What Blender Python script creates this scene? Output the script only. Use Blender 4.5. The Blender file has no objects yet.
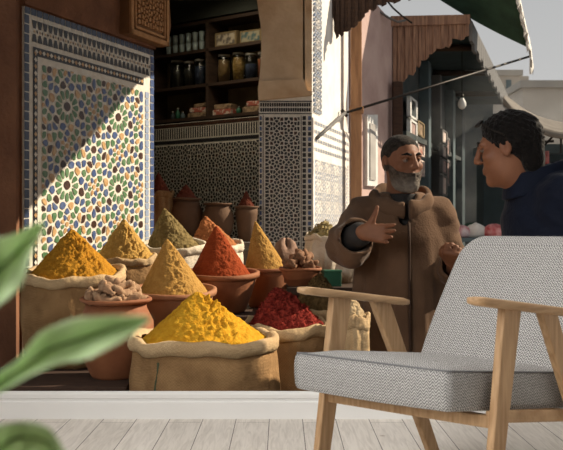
import bpy, math, random
import numpy as np
from mathutils import Vector, Matrix, noise as mnoise

random.seed(7)
rng = np.random.default_rng(7)
SC = bpy.context.scene
COL = SC.collection
R = math.radians

# ------------------------------------------------------------------ camera, world, sun, exposure
CAM_Z = 0.75
cam_d = bpy.data.cameras.new('camera')
cam = bpy.data.objects.new('camera', cam_d)
COL.objects.link(cam)
cam.location = (0, 0, CAM_Z)
cam.rotation_euler = (R(90), 0, 0)
cam_d.sensor_width = 36
cam_d.lens = 36 * 1000 / 563
cam_d.clip_end = 200
cam_d.clip_start = 0.05
cam_d.dof.use_dof = True
cam_d.dof.focus_distance = 4.2
cam_d.dof.aperture_fstop = 10.0
SC.camera = cam
SC.view_settings.view_transform = 'Standard'
SC.view_settings.look = 'None'
SC.view_settings.gamma = 1
SC.view_settings.use_curve_mapping = False
SC.view_settings.exposure = 0.0

SUN = Vector((0.75, 0.22, 0.55)).normalized()
W = bpy.data.worlds.new('sky')
SC.world = W
W.use_nodes = True
nt = W.node_tree
bg = nt.nodes['Background']
tc = nt.nodes.new('ShaderNodeTexCoord')
sp = nt.nodes.new('ShaderNodeSeparateXYZ')
cr = nt.nodes.new('ShaderNodeValToRGB')
nt.links.new(tc.outputs['Generated'], sp.inputs[0])
nt.links.new(sp.outputs['Z'], cr.inputs[0])
cr.color_ramp.elements[0].position = 0.0
cr.color_ramp.elements[0].color = (0.82, 0.81, 0.79, 1)
cr.color_ramp.elements[1].position = 0.35
cr.color_ramp.elements[1].color = (0.56, 0.575, 0.59, 1)
nt.links.new(cr.outputs[0], bg.inputs[0])
bg.inputs[1].default_value = 0.74

sun_d = bpy.data.lights.new('sun', 'SUN')
sun_d.energy = 7.5
sun_d.angle = R(0.6)
sun_d.color = (1.0, 0.86, 0.66)
sun = bpy.data.objects.new('sun', sun_d)
COL.objects.link(sun)
sun.rotation_euler = SUN.to_track_quat('Z', 'Y').to_euler()

def area(name, loc, target, sx, sy, power, color=(1, 1, 1), spread=180):
    d = bpy.data.lights.new(name, 'AREA')
    d.shape = 'RECTANGLE'; d.size = sx; d.size_y = sy
    d.energy = power; d.color = color; d.spread = R(spread)
    o = bpy.data.objects.new(name, d); COL.objects.link(o)
    o.location = loc
    o.rotation_euler = (Vector(loc) - Vector(target)).to_track_quat('Z', 'Y').to_euler()
    return o
# daylight from the room's window (left wall) and its ceiling lamp
area('window_daylight', (-2.15, 0.2, 1.6), (0.6, 2.6, 0.2), 1.5, 1.3, 40, (1.0, 0.98, 0.95), 100)
area('back_fill', (-1.6, -1.5, 1.6), (-0.2, 1.6, 0.3), 1.2, 1.2, 7, (1.0, 0.98, 0.95), 80)  # added fill behind the camera to brighten leaves and chair; no window there
area('ceiling_lamp_light', (0.2, 2.6, 2.5), (0.2, 2.75, 0), 2.6, 1.8, 15, (1.0, 0.97, 0.93), 100)
# weak fill lamp added under the shop ceiling to brighten the dark interior
area('shop_fill', (-0.75, 9.0, 3.05), (-0.6, 9.2, 0.6), 0.7, 0.7, 12, (1.0, 0.85, 0.62), 150)

# ------------------------------------------------------------------ helpers
def P(px, py, Y):
    return Vector(((px - 281.5) * Y / 1000, Y, CAM_Z - (py - 225) * Y / 1000))

def lin(c):
    return tuple((v / 12.92 if v <= 0.04045 else ((v + 0.055) / 1.055) ** 2.4) for v in c)

MATS = {}
def mat(name, col, rough=0.7, col2=None, nscale=8.0, bump=0.0, bscale=60.0, metal=0.0, spec=0.3, detail=6, sheen=0.0, ramp=(0.35, 0.65), stretch=None):
    m = bpy.data.materials.new(name); m.use_nodes = True
    t = m.node_tree; b = t.nodes['Principled BSDF']
    b.inputs['Roughness'].default_value = rough
    b.inputs['Metallic'].default_value = metal
    b.inputs['Specular IOR Level'].default_value = spec
    c = (*col, 1)
    tcn = t.nodes.new('ShaderNodeTexCoord')
    src = tcn.outputs['Object']
    if stretch:
        mp = t.nodes.new('ShaderNodeMapping'); mp.inputs['Scale'].default_value = stretch
        t.links.new(src, mp.inputs[0]); src = mp.outputs[0]
    if col2 is None:
        col2 = tuple(v * 0.82 for v in col)
    n = t.nodes.new('ShaderNodeTexNoise'); n.inputs['Scale'].default_value = nscale; n.inputs['Detail'].default_value = detail
    t.links.new(src, n.inputs['Vector'])
    rp = t.nodes.new('ShaderNodeValToRGB')
    rp.color_ramp.elements[0].position = ramp[0]; rp.color_ramp.elements[0].color = c
    rp.color_ramp.elements[1].position = ramp[1]; rp.color_ramp.elements[1].color = (*col2, 1)
    t.links.new(n.outputs['Fac'], rp.inputs[0])
    t.links.new(rp.outputs[0], b.inputs['Base Color'])
    if sheen:
        b.inputs['Sheen Weight'].default_value = sheen; b.inputs['Sheen Roughness'].default_value = 0.4
    if bump:
        n2 = t.nodes.new('ShaderNodeTexNoise'); n2.inputs['Scale'].default_value = bscale; n2.inputs['Detail'].default_value = 4
        t.links.new(src, n2.inputs['Vector'])
        bp = t.nodes.new('ShaderNodeBump'); bp.inputs['Strength'].default_value = bump; bp.inputs['Distance'].default_value = 0.01
        t.links.new(n2.outputs['Fac'], bp.inputs['Height'])
        t.links.new(bp.outputs[0], b.inputs['Normal'])
    MATS[name] = m
    return m

def node(t, kind, **kw):
    n = t.nodes.new(kind)
    for k, v in kw.items(): setattr(n, k, v)
    return n

class MB:
    def __init__(s):
        s.v = []; s.f = []; s.mi = []; s.smooth = []
    def add(s, verts, faces, mi=0, smooth=False):
        b = len(s.v)
        s.v += [tuple(v) for v in verts]
        for f in faces:
            s.f.append(tuple(b + i for i in f)); s.mi.append(mi); s.smooth.append(smooth)
    def box(s, lo, hi, mi=0):
        x0, y0, z0 = lo; x1, y1, z1 = hi
        s.add([(x0,y0,z0),(x1,y0,z0),(x1,y1,z0),(x0,y1,z0),(x0,y0,z1),(x1,y0,z1),(x1,y1,z1),(x0,y1,z1)],
              [(0,3,2,1),(4,5,6,7),(0,1,5,4),(1,2,6,5),(2,3,7,6),(3,0,4,7)], mi)
        return s
    def hexa(s, v8, mi=0):     # bottom 4 then top 4
        s.add(v8, [(0,3,2,1),(4,5,6,7),(0,1,5,4),(1,2,6,5),(2,3,7,6),(3,0,4,7)], mi); return s
    def prism(s, poly, d, mi=0):   # poly: list of Vector, d: offset vector
        n = len(poly); d = Vector(d)
        vs = [Vector(p) for p in poly] + [Vector(p) + d for p in poly]
        fs = [tuple(range(n))[::-1], tuple(range(n, 2*n))] + [(i, (i+1) % n, n+(i+1) % n, n+i) for i in range(n)]
        s.add(vs, fs, mi); return s
    def tube(s, pts, rad, seg=8, mi=0, cap=True):
        pts = [Vector(p) for p in pts]
        n = len(pts)
        rad = [rad]*n if not isinstance(rad, (list, tuple)) else rad
        vs = []; up = Vector((0.13, 0.21, 0.97))
        for i, p in enumerate(pts):
            d = (pts[min(i+1, n-1)] - pts[max(i-1, 0)]).normalized()
            a = d.cross(up)
            if a.length < 0.05: a = d.cross(Vector((1, 0, 0)))
            a.normalize(); b = d.cross(a)
            for k in range(seg):
                th = 2*math.pi*k/seg
                vs.append(p + (a*math.cos(th) + b*math.sin(th))*rad[i])
        fs = [(i*seg+k, i*seg+(k+1) % seg, (i+1)*seg+(k+1) % seg, (i+1)*seg+k) for i in range(n-1) for k in range(seg)]
        if cap:
            fs.append(tuple(range(seg))[::-1]); fs.append(tuple((n-1)*seg+k for k in range(seg)))
        s.add(vs, fs, mi, True); return s
    def lathe(s, prof, seg=48, c=(0, 0, 0), mi=0, fn=None, close=False):
        vs = []
        for (r, z) in prof:
            for k in range(seg):
                th = 2*math.pi*k/seg
                p = Vector((r*math.cos(th), r*math.sin(th), z))
                if fn: p = fn(p, th, r, z)
                vs.append(Vector(c) + p)
        n = len(prof)
        fs = [(i*seg+k, i*seg+(k+1) % seg, (i+1)*seg+(k+1) % seg, (i+1)*seg+k) for i in range(n-1) for k in range(seg)]
        fs.append(tuple(range(seg))[::-1]); fs.append(tuple((n-1)*seg+k for k in range(seg)))
        s.add(vs, fs, mi, True); return s
    def sheet(s, grid, mi=0, smooth=True):
        h = len(grid); w = len(grid[0])
        vs = [p for row in grid for p in row]
        fs = [(i*w+j, i*w+j+1, (i+1)*w+j+1, (i+1)*w+j) for i in range(h-1) for j in range(w-1)]
        s.add(vs, fs, mi, smooth); return s
    def build(s, name, mats, parent=None, bevel=0.0, solid=0.0, sub=0, loc=None, rotz=0.0, bseg=2):
        me = bpy.data.meshes.new(name)
        me.from_pydata(s.v, [], s.f)
        if not isinstance(mats, (list, tuple)): mats = [mats]
        for m in mats: me.materials.append(m)
        me.polygons.foreach_set('material_index', s.mi)
        me.polygons.foreach_set('use_smooth', s.smooth)
        uv = me.uv_layers.new(name='UVMap')
        co = np.array(s.v, dtype=np.float32).reshape(-1, 3)
        lv = np.zeros(len(me.loops), dtype=np.int32); me.loops.foreach_get('vertex_index', lv)
        nr = np.zeros(len(me.polygons)*3, dtype=np.float32); me.polygons.foreach_get('normal', nr); nr = np.abs(nr.reshape(-1, 3))
        tot = np.zeros(len(me.polygons), dtype=np.int32); me.polygons.foreach_get('loop_total', tot)
        ln = np.repeat(nr, tot, axis=0); c = co[lv]
        ax = np.argmax(ln, axis=1)
        u = np.where(ax == 0, c[:, 1], c[:, 0]); v = np.where(ax == 2, c[:, 1], c[:, 2])
        uv.data.foreach_set('uv', np.stack([u, v], 1).astype(np.float32).ravel())
        me.update()
        o = bpy.data.objects.new(name, me); COL.objects.link(o)
        if parent is not None: o.parent = parent
        if loc is not None: o.location = loc
        if rotz: o.rotation_euler = (0, 0, rotz)
        if solid:
            md = o.modifiers.new('solid', 'SOLIDIFY'); md.thickness = solid; md.offset = 0
        if bevel:
            md = o.modifiers.new('bevel', 'BEVEL'); md.width = bevel; md.segments = bseg; md.limit_method = 'ANGLE'; md.angle_limit = R(40)
        if sub:
            md = o.modifiers.new('sub', 'SUBSURF'); md.levels = sub; md.render_levels = sub
        return o

def tag(o, label=None, cat=None, group=None, kind=None):
    if label: o['label'] = label
    if cat: o['category'] = cat
    if group: o['group'] = group
    if kind: o['kind'] = kind
    return o
def thing(name, label, cat, loc=(0, 0, 0), rotz=0.0, group=None):
    o = bpy.data.objects.new(name, None); COL.objects.link(o)
    o.location = loc; o.rotation_euler = (0, 0, rotz); o.empty_display_size = 0.1
    return tag(o, label, cat, group)
def copy_tree(o, parent=None):
    c = o.copy(); COL.objects.link(c)
    if parent is not None: c.parent = parent
    for ch in list(o.children): copy_tree(ch, c)
    return c
def structure(o): o['kind'] = 'structure'; return o

# ------------------------------------------------------------------ materials
M_plaster_brown = mat('brown_plaster', (0.23, 0.105, 0.055), 0.9, (0.15, 0.065, 0.035), 5, 0.5, 40)
M_plaster_tan = mat('tan_plaster', (0.70, 0.53, 0.35), 0.9, (0.45, 0.28, 0.15), 3.0, 0.4, 30, ramp=(0.4, 0.7))
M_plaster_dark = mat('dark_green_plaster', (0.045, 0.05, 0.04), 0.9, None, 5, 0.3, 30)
M_plaster_white = mat('white_limewash', (0.80, 0.77, 0.72), 0.9, (0.68, 0.64, 0.60), 5, 0.25, 30)
M_plaster_pink = mat('pink_plaster', (0.52, 0.38, 0.34), 0.9, (0.42, 0.29, 0.26), 4, 0.35, 30)
M_stone = mat('grey_stone', (0.20, 0.17, 0.14), 0.9, (0.12, 0.10, 0.085), 4, 0.4, 25)
M_ground = mat('street_paving', (0.22, 0.19, 0.16), 0.9, (0.15, 0.13, 0.11), 3, 0.4, 20)
M_darkwood = mat('dark_wood', (0.055, 0.032, 0.02), 0.7, (0.03, 0.018, 0.012), 6, 0.12, 40, stretch=(1, 1, 6))
M_boardwood = mat('old_board_wood', (0.06, 0.032, 0.020), 0.8, (0.035, 0.019, 0.013), 7, 0.12, 40, stretch=(1, 6, 6))
M_shelfwood = mat('shelf_wood', (0.23, 0.17, 0.085), 0.8, (0.14, 0.10, 0.05), 5, 0.3, 30)
M_postwood = mat('orange_post_wood', (0.36, 0.19, 0.095), 0.7, (0.24, 0.12, 0.06), 5, 0.4, 30, stretch=(6, 6, 0.8))
M_valance = mat('brown_valance', (0.33, 0.19, 0.12), 0.8, (0.17, 0.09, 0.06), 10, 0.12, 30, stretch=(6, 1, 0.5))
M_cream = mat('cream_grout', (0.74, 0.70, 0.62), 0.6, (0.64, 0.59, 0.50), 20)
M_black = mat('black_glaze', (0.018, 0.018, 0.02), 0.35, (0.035, 0.03, 0.03), 30)
M_blue = mat('blue_glaze', (0.05, 0.08, 0.20), 0.3, (0.10, 0.14, 0.25), 25)
M_pblue = mat('pale_blue_glaze', (0.24, 0.31, 0.46), 0.3, (0.34, 0.40, 0.50), 25)
M_green = mat('green_glaze', (0.06, 0.15, 0.06), 0.3, (0.14, 0.23, 0.12), 25)
M_ochre = mat('ochre_glaze', (0.40, 0.22, 0.085), 0.3, (0.55, 0.36, 0.18), 25)
M_brown = mat('brown_glaze', (0.035, 0.018, 0.013), 0.35, (0.075, 0.035, 0.022), 25)
M_greycell = mat('pale_grey_glaze', (0.50, 0.50, 0.50), 0.5, (0.36, 0.37, 0.40), 20)
M_sack = None
def weave(name, c1, c2, scale=160, rough=0.95, dirt=None):
    m = bpy.data.materials.new(name); m.use_nodes = True
    t = m.node_tree; b = t.nodes['Principled BSDF']
    b.inputs['Roughness'].default_value = rough; b.inputs['Specular IOR Level'].default_value = 0.1
    tcn = node(t, 'ShaderNodeTexCoord')
    n = node(t, 'ShaderNodeTexNoise'); n.inputs['Scale'].default_value = 7; n.inputs['Detail'].default_value = 8
    t.links.new(tcn.outputs['Object'], n.inputs['Vector'])
    rp = node(t, 'ShaderNodeValToRGB'); rp.color_ramp.elements[0].position = 0.32; rp.color_ramp.elements[1].position = 0.68
    rp.color_ramp.elements[0].color = (*c1, 1); rp.color_ramp.elements[1].color = (*c2, 1)
    t.links.new(n.outputs['Fac'], rp.inputs[0])
    ck = node(t, 'ShaderNodeTexChecker'); ck.inputs['Scale'].default_value = scale
    t.links.new(tcn.outputs['Object'], ck.inputs['Vector'])
    ck.inputs['Color1'].default_value = (1, 1, 1, 1); ck.inputs['Color2'].default_value = (0.84, 0.82, 0.78, 1)
    mx = node(t, 'ShaderNodeMix', data_type='RGBA', blend_type='MULTIPLY'); mx.inputs[0].default_value = 1
    t.links.new(rp.outputs[0], mx.inputs[6]); t.links.new(ck.outputs[0], mx.inputs[7])
    t.links.new(mx.outputs[2], b.inputs['Base Color'])
    n2 = node(t, 'ShaderNodeTexNoise'); n2.inputs['Scale'].default_value = 35; n2.inputs['Detail'].default_value = 6
    t.links.new(tcn.outputs['Object'], n2.inputs['Vector'])
    bp = node(t, 'ShaderNodeBump'); bp.inputs['Strength'].default_value = 0.7; bp.inputs['Distance'].default_value = 0.012
    t.links.new(n2.outputs['Fac'], bp.inputs['Height']); t.links.new(bp.outputs[0], b.inputs['Normal'])
    return m
M_burlap = weave('burlap', (0.36, 0.22, 0.105), (0.21, 0.12, 0.055))
M_burlap2 = weave('pale_burlap', (0.60, 0.44, 0.26), (0.45, 0.31, 0.17))  # on the rolled rims, sunlit brightness put into the burlap colour
M_canvas = weave('white_canvas', (0.74, 0.66, 0.54), (0.60, 0.51, 0.40))
M_pinkcloth = weave('pinkish_cloth', (0.42, 0.28, 0.21), (0.33, 0.21, 0.16))
M_terra = mat('terracotta', (0.31, 0.12, 0.052), 0.75, (0.22, 0.08, 0.035), 6, 0.25, 40)
M_terra2 = mat('pale_terracotta', (0.38, 0.17, 0.08), 0.75, (0.28, 0.115, 0.055), 6, 0.25, 40)
def spice(name, c1, c2, bs=90, bump=0.8):
    return mat(name, c1, 0.95, c2, 40, bump, bs, spec=0.05, detail=10)
M_shadeclay = mat('shaded_clay', (0.15, 0.085, 0.05), 0.85, (0.10, 0.055, 0.03), 6, 0.25, 40)  # darker clay for the shop's inner pots; their shade put into the colour
M_turmeric = spice('turmeric_powder', (0.54, 0.30, 0.026), (0.45, 0.215, 0.014))
M_mustard = spice('dark_mustard_powder', (0.46, 0.225, 0.026), (0.37, 0.165, 0.017))
M_lightyel = spice('pale_yellow_powder', (0.50, 0.31, 0.09), (0.42, 0.245, 0.065))
M_ginger = spice('tan_powder', (0.45, 0.26, 0.075), (0.37, 0.205, 0.055))
M_olive = spice('olive_powder', (0.25, 0.185, 0.08), (0.15, 0.11, 0.045))
M_orange = spice('orange_powder', (0.42, 0.165, 0.065), (0.32, 0.115, 0.045))
M_paprika = spice('paprika_powder', (0.30, 0.060, 0.021), (0.24, 0.045, 0.015))
M_chili = spice('red_flakes', (0.28, 0.042, 0.030), (0.15, 0.018, 0.014), 60, 1.0)
M_herb = spice('dried_herb', (0.15, 0.095, 0.04), (0.08, 0.05, 0.02), 50, 1.0)
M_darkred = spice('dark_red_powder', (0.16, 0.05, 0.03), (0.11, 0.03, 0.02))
M_root = mat('dry_root', (0.42, 0.27, 0.16), 0.9, (0.26, 0.15, 0.085), 25, 0.6, 40)
M_root2 = mat('brown_root', (0.27, 0.14, 0.075), 0.85, (0.17, 0.085, 0.045), 25, 0.5, 40)
M_skin1 = mat('tanned_skin', (0.225, 0.098, 0.052), 0.6, (0.165, 0.068, 0.036), 12, 0.15, 80)
M_skin2 = mat('skin', (0.27, 0.115, 0.06), 0.5, (0.21, 0.085, 0.045), 12, 0.1, 80)
M_hairdark = mat('dark_hair', (0.006, 0.005, 0.005), 0.7, (0.013, 0.011, 0.010), 60, 1.0, 120, sheen=0.10, spec=0.08)
M_hairgrey = mat('greying_hair', (0.016, 0.013, 0.011), 0.85, (0.045, 0.036, 0.03), 60, 0.8, 150, sheen=0.08, spec=0.1)
def beard_mat():
    m = mat('grey_beard', (0.045, 0.032, 0.024), 0.85, (0.10, 0.075, 0.058), 60, 1.0, 150)
    t = m.node_tree; b = t.nodes['Principled BSDF']; old = b.inputs['Base Color'].links[0].from_socket
    tcn = t.nodes.new('ShaderNodeTexCoord'); sx = t.nodes.new('ShaderNodeSeparateXYZ'); t.links.new(tcn.outputs['Object'], sx.inputs[0])
    n = t.nodes.new('ShaderNodeTexNoise'); n.inputs['Scale'].default_value = 55; t.links.new(tcn.outputs['Object'], n.inputs['Vector'])
    ma = t.nodes.new('ShaderNodeMath'); ma.operation = 'MULTIPLY_ADD'; ma.inputs[1].default_value = 0.05
    t.links.new(n.outputs['Fac'], ma.inputs[0]); t.links.new(sx.outputs['Z'], ma.inputs[2])
    r = t.nodes.new('ShaderNodeMapRange'); r.inputs['From Min'].default_value = 1.567; r.inputs['From Max'].default_value = 1.512
    t.links.new(ma.outputs[0], r.inputs['Value'])
    mx = t.nodes.new('ShaderNodeMix'); mx.data_type = 'RGBA'; t.links.new(r.outputs['Result'], mx.inputs[0])
    t.links.new(old, mx.inputs[6]); mx.inputs[7].default_value = (0.25, 0.22, 0.185, 1)
    t.links.new(mx.outputs[2], b.inputs['Base Color']); return m
M_beard = beard_mat()
M_robe = mat('brown_wool', (0.150, 0.090, 0.056), 0.95, (0.105, 0.062, 0.038), 5, 0.3, 140, spec=0.1, sheen=0.10)
M_robeseam = mat('dark_braid', (0.05, 0.028, 0.018), 0.9)
M_shirt = mat('dark_shirt', (0.03, 0.028, 0.028), 0.9)
M_navy = mat('navy_cloth', (0.007, 0.011, 0.024), 0.75, (0.005, 0.007, 0.016), 7, 0.5, 40, spec=0.12, sheen=0.07)
M_trouser = mat('charcoal_cloth', (0.03, 0.03, 0.035), 0.9)
M_eye = mat('eye_white', (0.22, 0.17, 0.14), 0.4)
M_iris = mat('iris', (0.02, 0.012, 0.008), 0.2)
M_lip = mat('lip', (0.26, 0.09, 0.06), 0.5)
M_metal = mat('dark_iron', (0.03, 0.025, 0.022), 0.5, metal=0.6)
M_greymetal = mat('grey_iron', (0.13, 0.125, 0.12), 0.6)
M_greencloth = mat('green_awning_cloth', (0.045, 0.095, 0.06), 0.9, (0.03, 0.06, 0.04), 6)
M_whitecloth = mat('white_cloth', (0.72, 0.70, 0.66), 0.9, (0.6, 0.57, 0.53), 10)
M_greycloth = mat('grey_awning_cloth', (0.17, 0.15, 0.13), 0.9, (0.12, 0.105, 0.09), 5)
M_teal = mat('weathered_teal', (0.025, 0.038, 0.042), 0.85, (0.055, 0.06, 0.058), 5, 0.3, 30)
M_tealdark = mat('dark_teal', (0.03, 0.05, 0.058), 0.8, (0.02, 0.035, 0.04), 5)
M_bluegrey = mat('blue_grey_paint', (0.10, 0.14, 0.155), 0.8, (0.06, 0.085, 0.095), 4)
M_paper = mat('paper', (0.62, 0.56, 0.50), 0.8, (0.45, 0.33, 0.30), 18)
M_paper2 = mat('printed_paper', (0.45, 0.30, 0.27), 0.8, (0.20, 0.16, 0.15), 30)
M_whitepaint = mat('white_paint', (0.72, 0.72, 0.70), 0.5)
M_red = mat('red_cloth', (0.42, 0.05, 0.055), 0.8, (0.6, 0.3, 0.3), 14)
M_pinkred = mat('pink_cloth', (0.52, 0.20, 0.22), 0.8, (0.66, 0.55, 0.55), 14)
M_farwall = mat('far_beige_wall', (0.50, 0.44, 0.37), 0.9, (0.43, 0.38, 0.32), 1.5)
M_farwall2 = mat('far_grey_wall', (0.42, 0.38, 0.33), 0.9, (0.36, 0.33, 0.29), 1.5)
M_carve = mat('carved_stucco', (0.50, 0.27, 0.12), 0.85, (0.40, 0.20, 0.085), 20, 0.3, 60)
M_carveback = mat('shaded_stucco_ground', (0.20, 0.095, 0.04), 0.9)  # recess shade between the carving put into a darker backing colour
M_green_box = mat('green_tin', (0.03, 0.12, 0.07), 0.5, (0.02, 0.085, 0.05), 8)
M_card1 = mat('faded_packet_print', (0.42, 0.36, 0.26), 0.7, (0.12, 0.10, 0.08), 16, ramp=(0.45, 0.55))
M_card2 = mat('teal_packet_print', (0.30, 0.27, 0.18), 0.7, (0.07, 0.12, 0.12), 16, ramp=(0.45, 0.55))
M_packet_red = mat('red_packet', (0.33, 0.09, 0.06), 0.7, (0.5, 0.42, 0.34), 25, ramp=(0.5, 0.56))
M_packet_tan = mat('tan_packet', (0.32, 0.22, 0.13), 0.8, (0.12, 0.08, 0.05), 25, ramp=(0.45, 0.6))
M_bulb = mat('white_bulb_glass', (0.8, 0.8, 0.78), 0.25)

def glass(name, tint=(0.85, 0.92, 0.9), rough=0.05):
    m = bpy.data.materials.new(name); m.use_nodes = True
    t = m.node_tree; b = t.nodes['Principled BSDF']
    b.inputs['Base Color'].default_value = (*tint, 1)
    b.inputs['Roughness'].default_value = rough
    b.inputs['Transmission Weight'].default_value = 1.0
    b.inputs['IOR'].default_value = 1.3
    n = node(t, 'ShaderNodeTexNoise'); n.inputs['Scale'].default_value = 20
    bp = node(t, 'ShaderNodeBump'); bp.inputs['Strength'].default_value = 0.1
    t.links.new(n.outputs['Fac'], bp.inputs['Height']); t.links.new(bp.outputs[0], b.inputs['Normal'])
    return m
M_glass = glass('clear_glass')
M_tumbler = glass('pale_tumbler_glass', (0.80, 0.92, 0.90), 0.25)
M_tumbler.node_tree.nodes['Principled BSDF'].inputs['Transmission Weight'].default_value = 0.65  # less see-through, so the tumblers' bright glints sit in a pale body colour

def plank_floor():
    m = bpy.data.materials.new('whitewashed_planks'); m.use_nodes = True
    t = m.node_tree; b = t.nodes['Principled BSDF']; b.inputs['Roughness'].default_value = 0.55
    b.inputs['Specular IOR Level'].default_value = 0.25
    tcn = node(t, 'ShaderNodeTexCoord')
    mp = node(t, 'ShaderNodeMapping'); mp.inputs['Rotation'].default_value = (0, 0, R(90)); mp.inputs['Location'].default_value = (0.35, 0.047, 0)
    t.links.new(tcn.outputs['Object'], mp.inputs[0])
    br = node(t, 'ShaderNodeTexBrick'); br.offset = 0.37; br.offset_frequency = 2
    br.inputs['Scale'].default_value = 1.0; br.inputs['Brick Width'].default_value = 1.15; br.inputs['Row Height'].default_value = 0.128
    br.inputs['Mortar Size'].default_value = 0.0016; br.inputs['Mortar Smooth'].default_value = 0.2
    br.inputs['Color1'].default_value = (0.82, 0.765, 0.70, 1); br.inputs['Color2'].default_value = (0.74, 0.685, 0.62, 1)
    br.inputs['Mortar'].default_value = (0.17, 0.145, 0.125, 1)
    t.links.new(mp.outputs[0], br.inputs['Vector'])
    mp2 = node(t, 'ShaderNodeMapping'); mp2.inputs['Scale'].default_value = (40, 3.0, 1)
    t.links.new(tcn.outputs['Object'], mp2.inputs[0])
    n = node(t, 'ShaderNodeTexNoise'); n.inputs['Scale'].default_value = 1.6; n.inputs['Detail'].default_value = 8; n.inputs['Distortion'].default_value = 1.2
    t.links.new(mp2.outputs[0], n.inputs['Vector'])
    rp = node(t, 'ShaderNodeValToRGB'); rp.color_ramp.elements[0].position = 0.3; rp.color_ramp.elements[0].color = (0.80, 0.79, 0.78, 1)
    rp.color_ramp.elements[1].position = 0.6; rp.color_ramp.elements[1].color = (1, 1, 1, 1)
    t.links.new(n.outputs['Fac'], rp.inputs[0])
    mx = node(t, 'ShaderNodeMix', data_type='RGBA', blend_type='MULTIPLY'); mx.inputs[0].default_value = 1
    t.links.new(br.outputs['Color'], mx.inputs[6]); t.links.new(rp.outputs[0], mx.inputs[7])
    vo = node(t, 'ShaderNodeTexVoronoi'); vo.inputs['Scale'].default_value = 3.1
    t.links.new(tcn.outputs['Object'], vo.inputs['Vector'])
    rk = node(t, 'ShaderNodeValToRGB'); rk.color_ramp.elements[0].position = 0.015; rk.color_ramp.elements[0].color = (0.45, 0.36, 0.28, 1)
    rk.color_ramp.elements[1].position = 0.045; rk.color_ramp.elements[1].color = (1, 1, 1, 1)
    t.links.new(vo.outputs['Distance'], rk.inputs[0])
    mk = node(t, 'ShaderNodeMix', data_type='RGBA', blend_type='MULTIPLY'); mk.inputs[0].default_value = 0.8
    t.links.new(mx.outputs[2], mk.inputs[6]); t.links.new(rk.outputs[0], mk.inputs[7])
    t.links.new(mk.outputs[2], b.inputs['Base Color'])
    bp = node(t, 'ShaderNodeBump'); bp.inputs['Strength'].default_value = 0.25; bp.inputs['Distance'].default_value = 0.003
    t.links.new(br.outputs['Fac'], bp.inputs['Height']); bp.invert = True
    t.links.new(bp.outputs[0], b.inputs['Normal'])
    return m
M_floor = plank_floor()
M_roomwhite = mat('white_room_paint', (0.80, 0.79, 0.77), 0.5, (0.78, 0.77, 0.75), 3)

def herringbone():
    m = bpy.data.materials.new('herringbone_wool'); m.use_nodes = True
    t = m.node_tree; b = t.nodes['Principled BSDF']; b.inputs['Roughness'].default_value = 0.95
    b.inputs['Specular IOR Level'].default_value = 0.1
    uvn = node(t, 'ShaderNodeUVMap'); uvn.uv_map = 'UVMap'
    sx = node(t, 'ShaderNodeSeparateXYZ'); t.links.new(uvn.outputs[0], sx.inputs[0])
    def mth(op, a, bb=None, val=None):
        n = node(t, 'ShaderNodeMath', operation=op)
        if hasattr(a, 'links'): t.links.new(a, n.inputs[0])
        else: n.inputs[0].default_value = a
        if bb is not None:
            if hasattr(bb, 'links'): t.links.new(bb, n.inputs[1])
            else: n.inputs[1].default_value = bb
        return n.outputs[0]
    pw, ph = 0.0175, 0.0078
    tri = mth('PINGPONG', sx.outputs['X'], pw / 2)
    s = mth('ADD', sx.outputs['Y'], mth('MULTIPLY', tri, 1.15))
    fr = mth('PINGPONG', s, ph / 2)
    st = mth('MULTIPLY', fr, 2 / ph)
    rp = node(t, 'ShaderNodeValToRGB'); rp.color_ramp.elements[0].position = 0.36; rp.color_ramp.elements[0].color = (0.135, 0.132, 0.13, 1)
    rp.color_ramp.elements[1].position = 0.62; rp.color_ramp.elements[1].color = (0.56, 0.545, 0.525, 1)
    t.links.new(st, rp.inputs[0])
    tcn = node(t, 'ShaderNodeTexCoord')
    n = node(t, 'ShaderNodeTexNoise'); n.inputs['Scale'].default_value = 300; n.inputs['Detail'].default_value = 2
    t.links.new(tcn.outputs['Object'], n.inputs['Vector'])
    r2 = node(t, 'ShaderNodeValToRGB'); r2.color_ramp.elements[0].position = 0.3; r2.color_ramp.elements[0].color = (0.7, 0.7, 0.7, 1)
    r2.color_ramp.elements[1].position = 0.7; r2.color_ramp.elements[1].color = (1.1, 1.1, 1.1, 1)
    t.links.new(n.outputs['Fac'], r2.inputs[0])
    mx = node(t, 'ShaderNodeMix', data_type='RGBA', blend_type='MULTIPLY'); mx.inputs[0].default_value = 1
    t.links.new(rp.outputs[0], mx.inputs[6]); t.links.new(r2.outputs[0], mx.inputs[7])
    t.links.new(mx.outputs[2], b.inputs['Base Color'])
    bp = node(t, 'ShaderNodeBump'); bp.inputs['Strength'].default_value = 0.3; bp.inputs['Distance'].default_value = 0.002
    t.links.new(st, bp.inputs['Height']); t.links.new(bp.outputs[0], b.inputs['Normal'])
    return m
M_herring = herringbone()
M_piping = mat('grey_piping', (0.17, 0.17, 0.175), 0.9)
M_oak = mat('oak', (0.52, 0.335, 0.18), 0.5, (0.33, 0.19, 0.09), 11, 0.15, 60, stretch=(9, 1.5, 1.5), ramp=(0.3, 0.7))
M_oakleg = mat('oak_upright', (0.52, 0.335, 0.18), 0.5, (0.33, 0.19, 0.09), 11, 0.15, 60, stretch=(9, 6, 0.7), ramp=(0.3, 0.7))
M_oakarm = mat('oak_lengthwise', (0.54, 0.35, 0.19), 0.5, (0.36, 0.215, 0.105), 11, 0.15, 60, stretch=(9, 0.8, 9), ramp=(0.3, 0.7))

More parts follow.
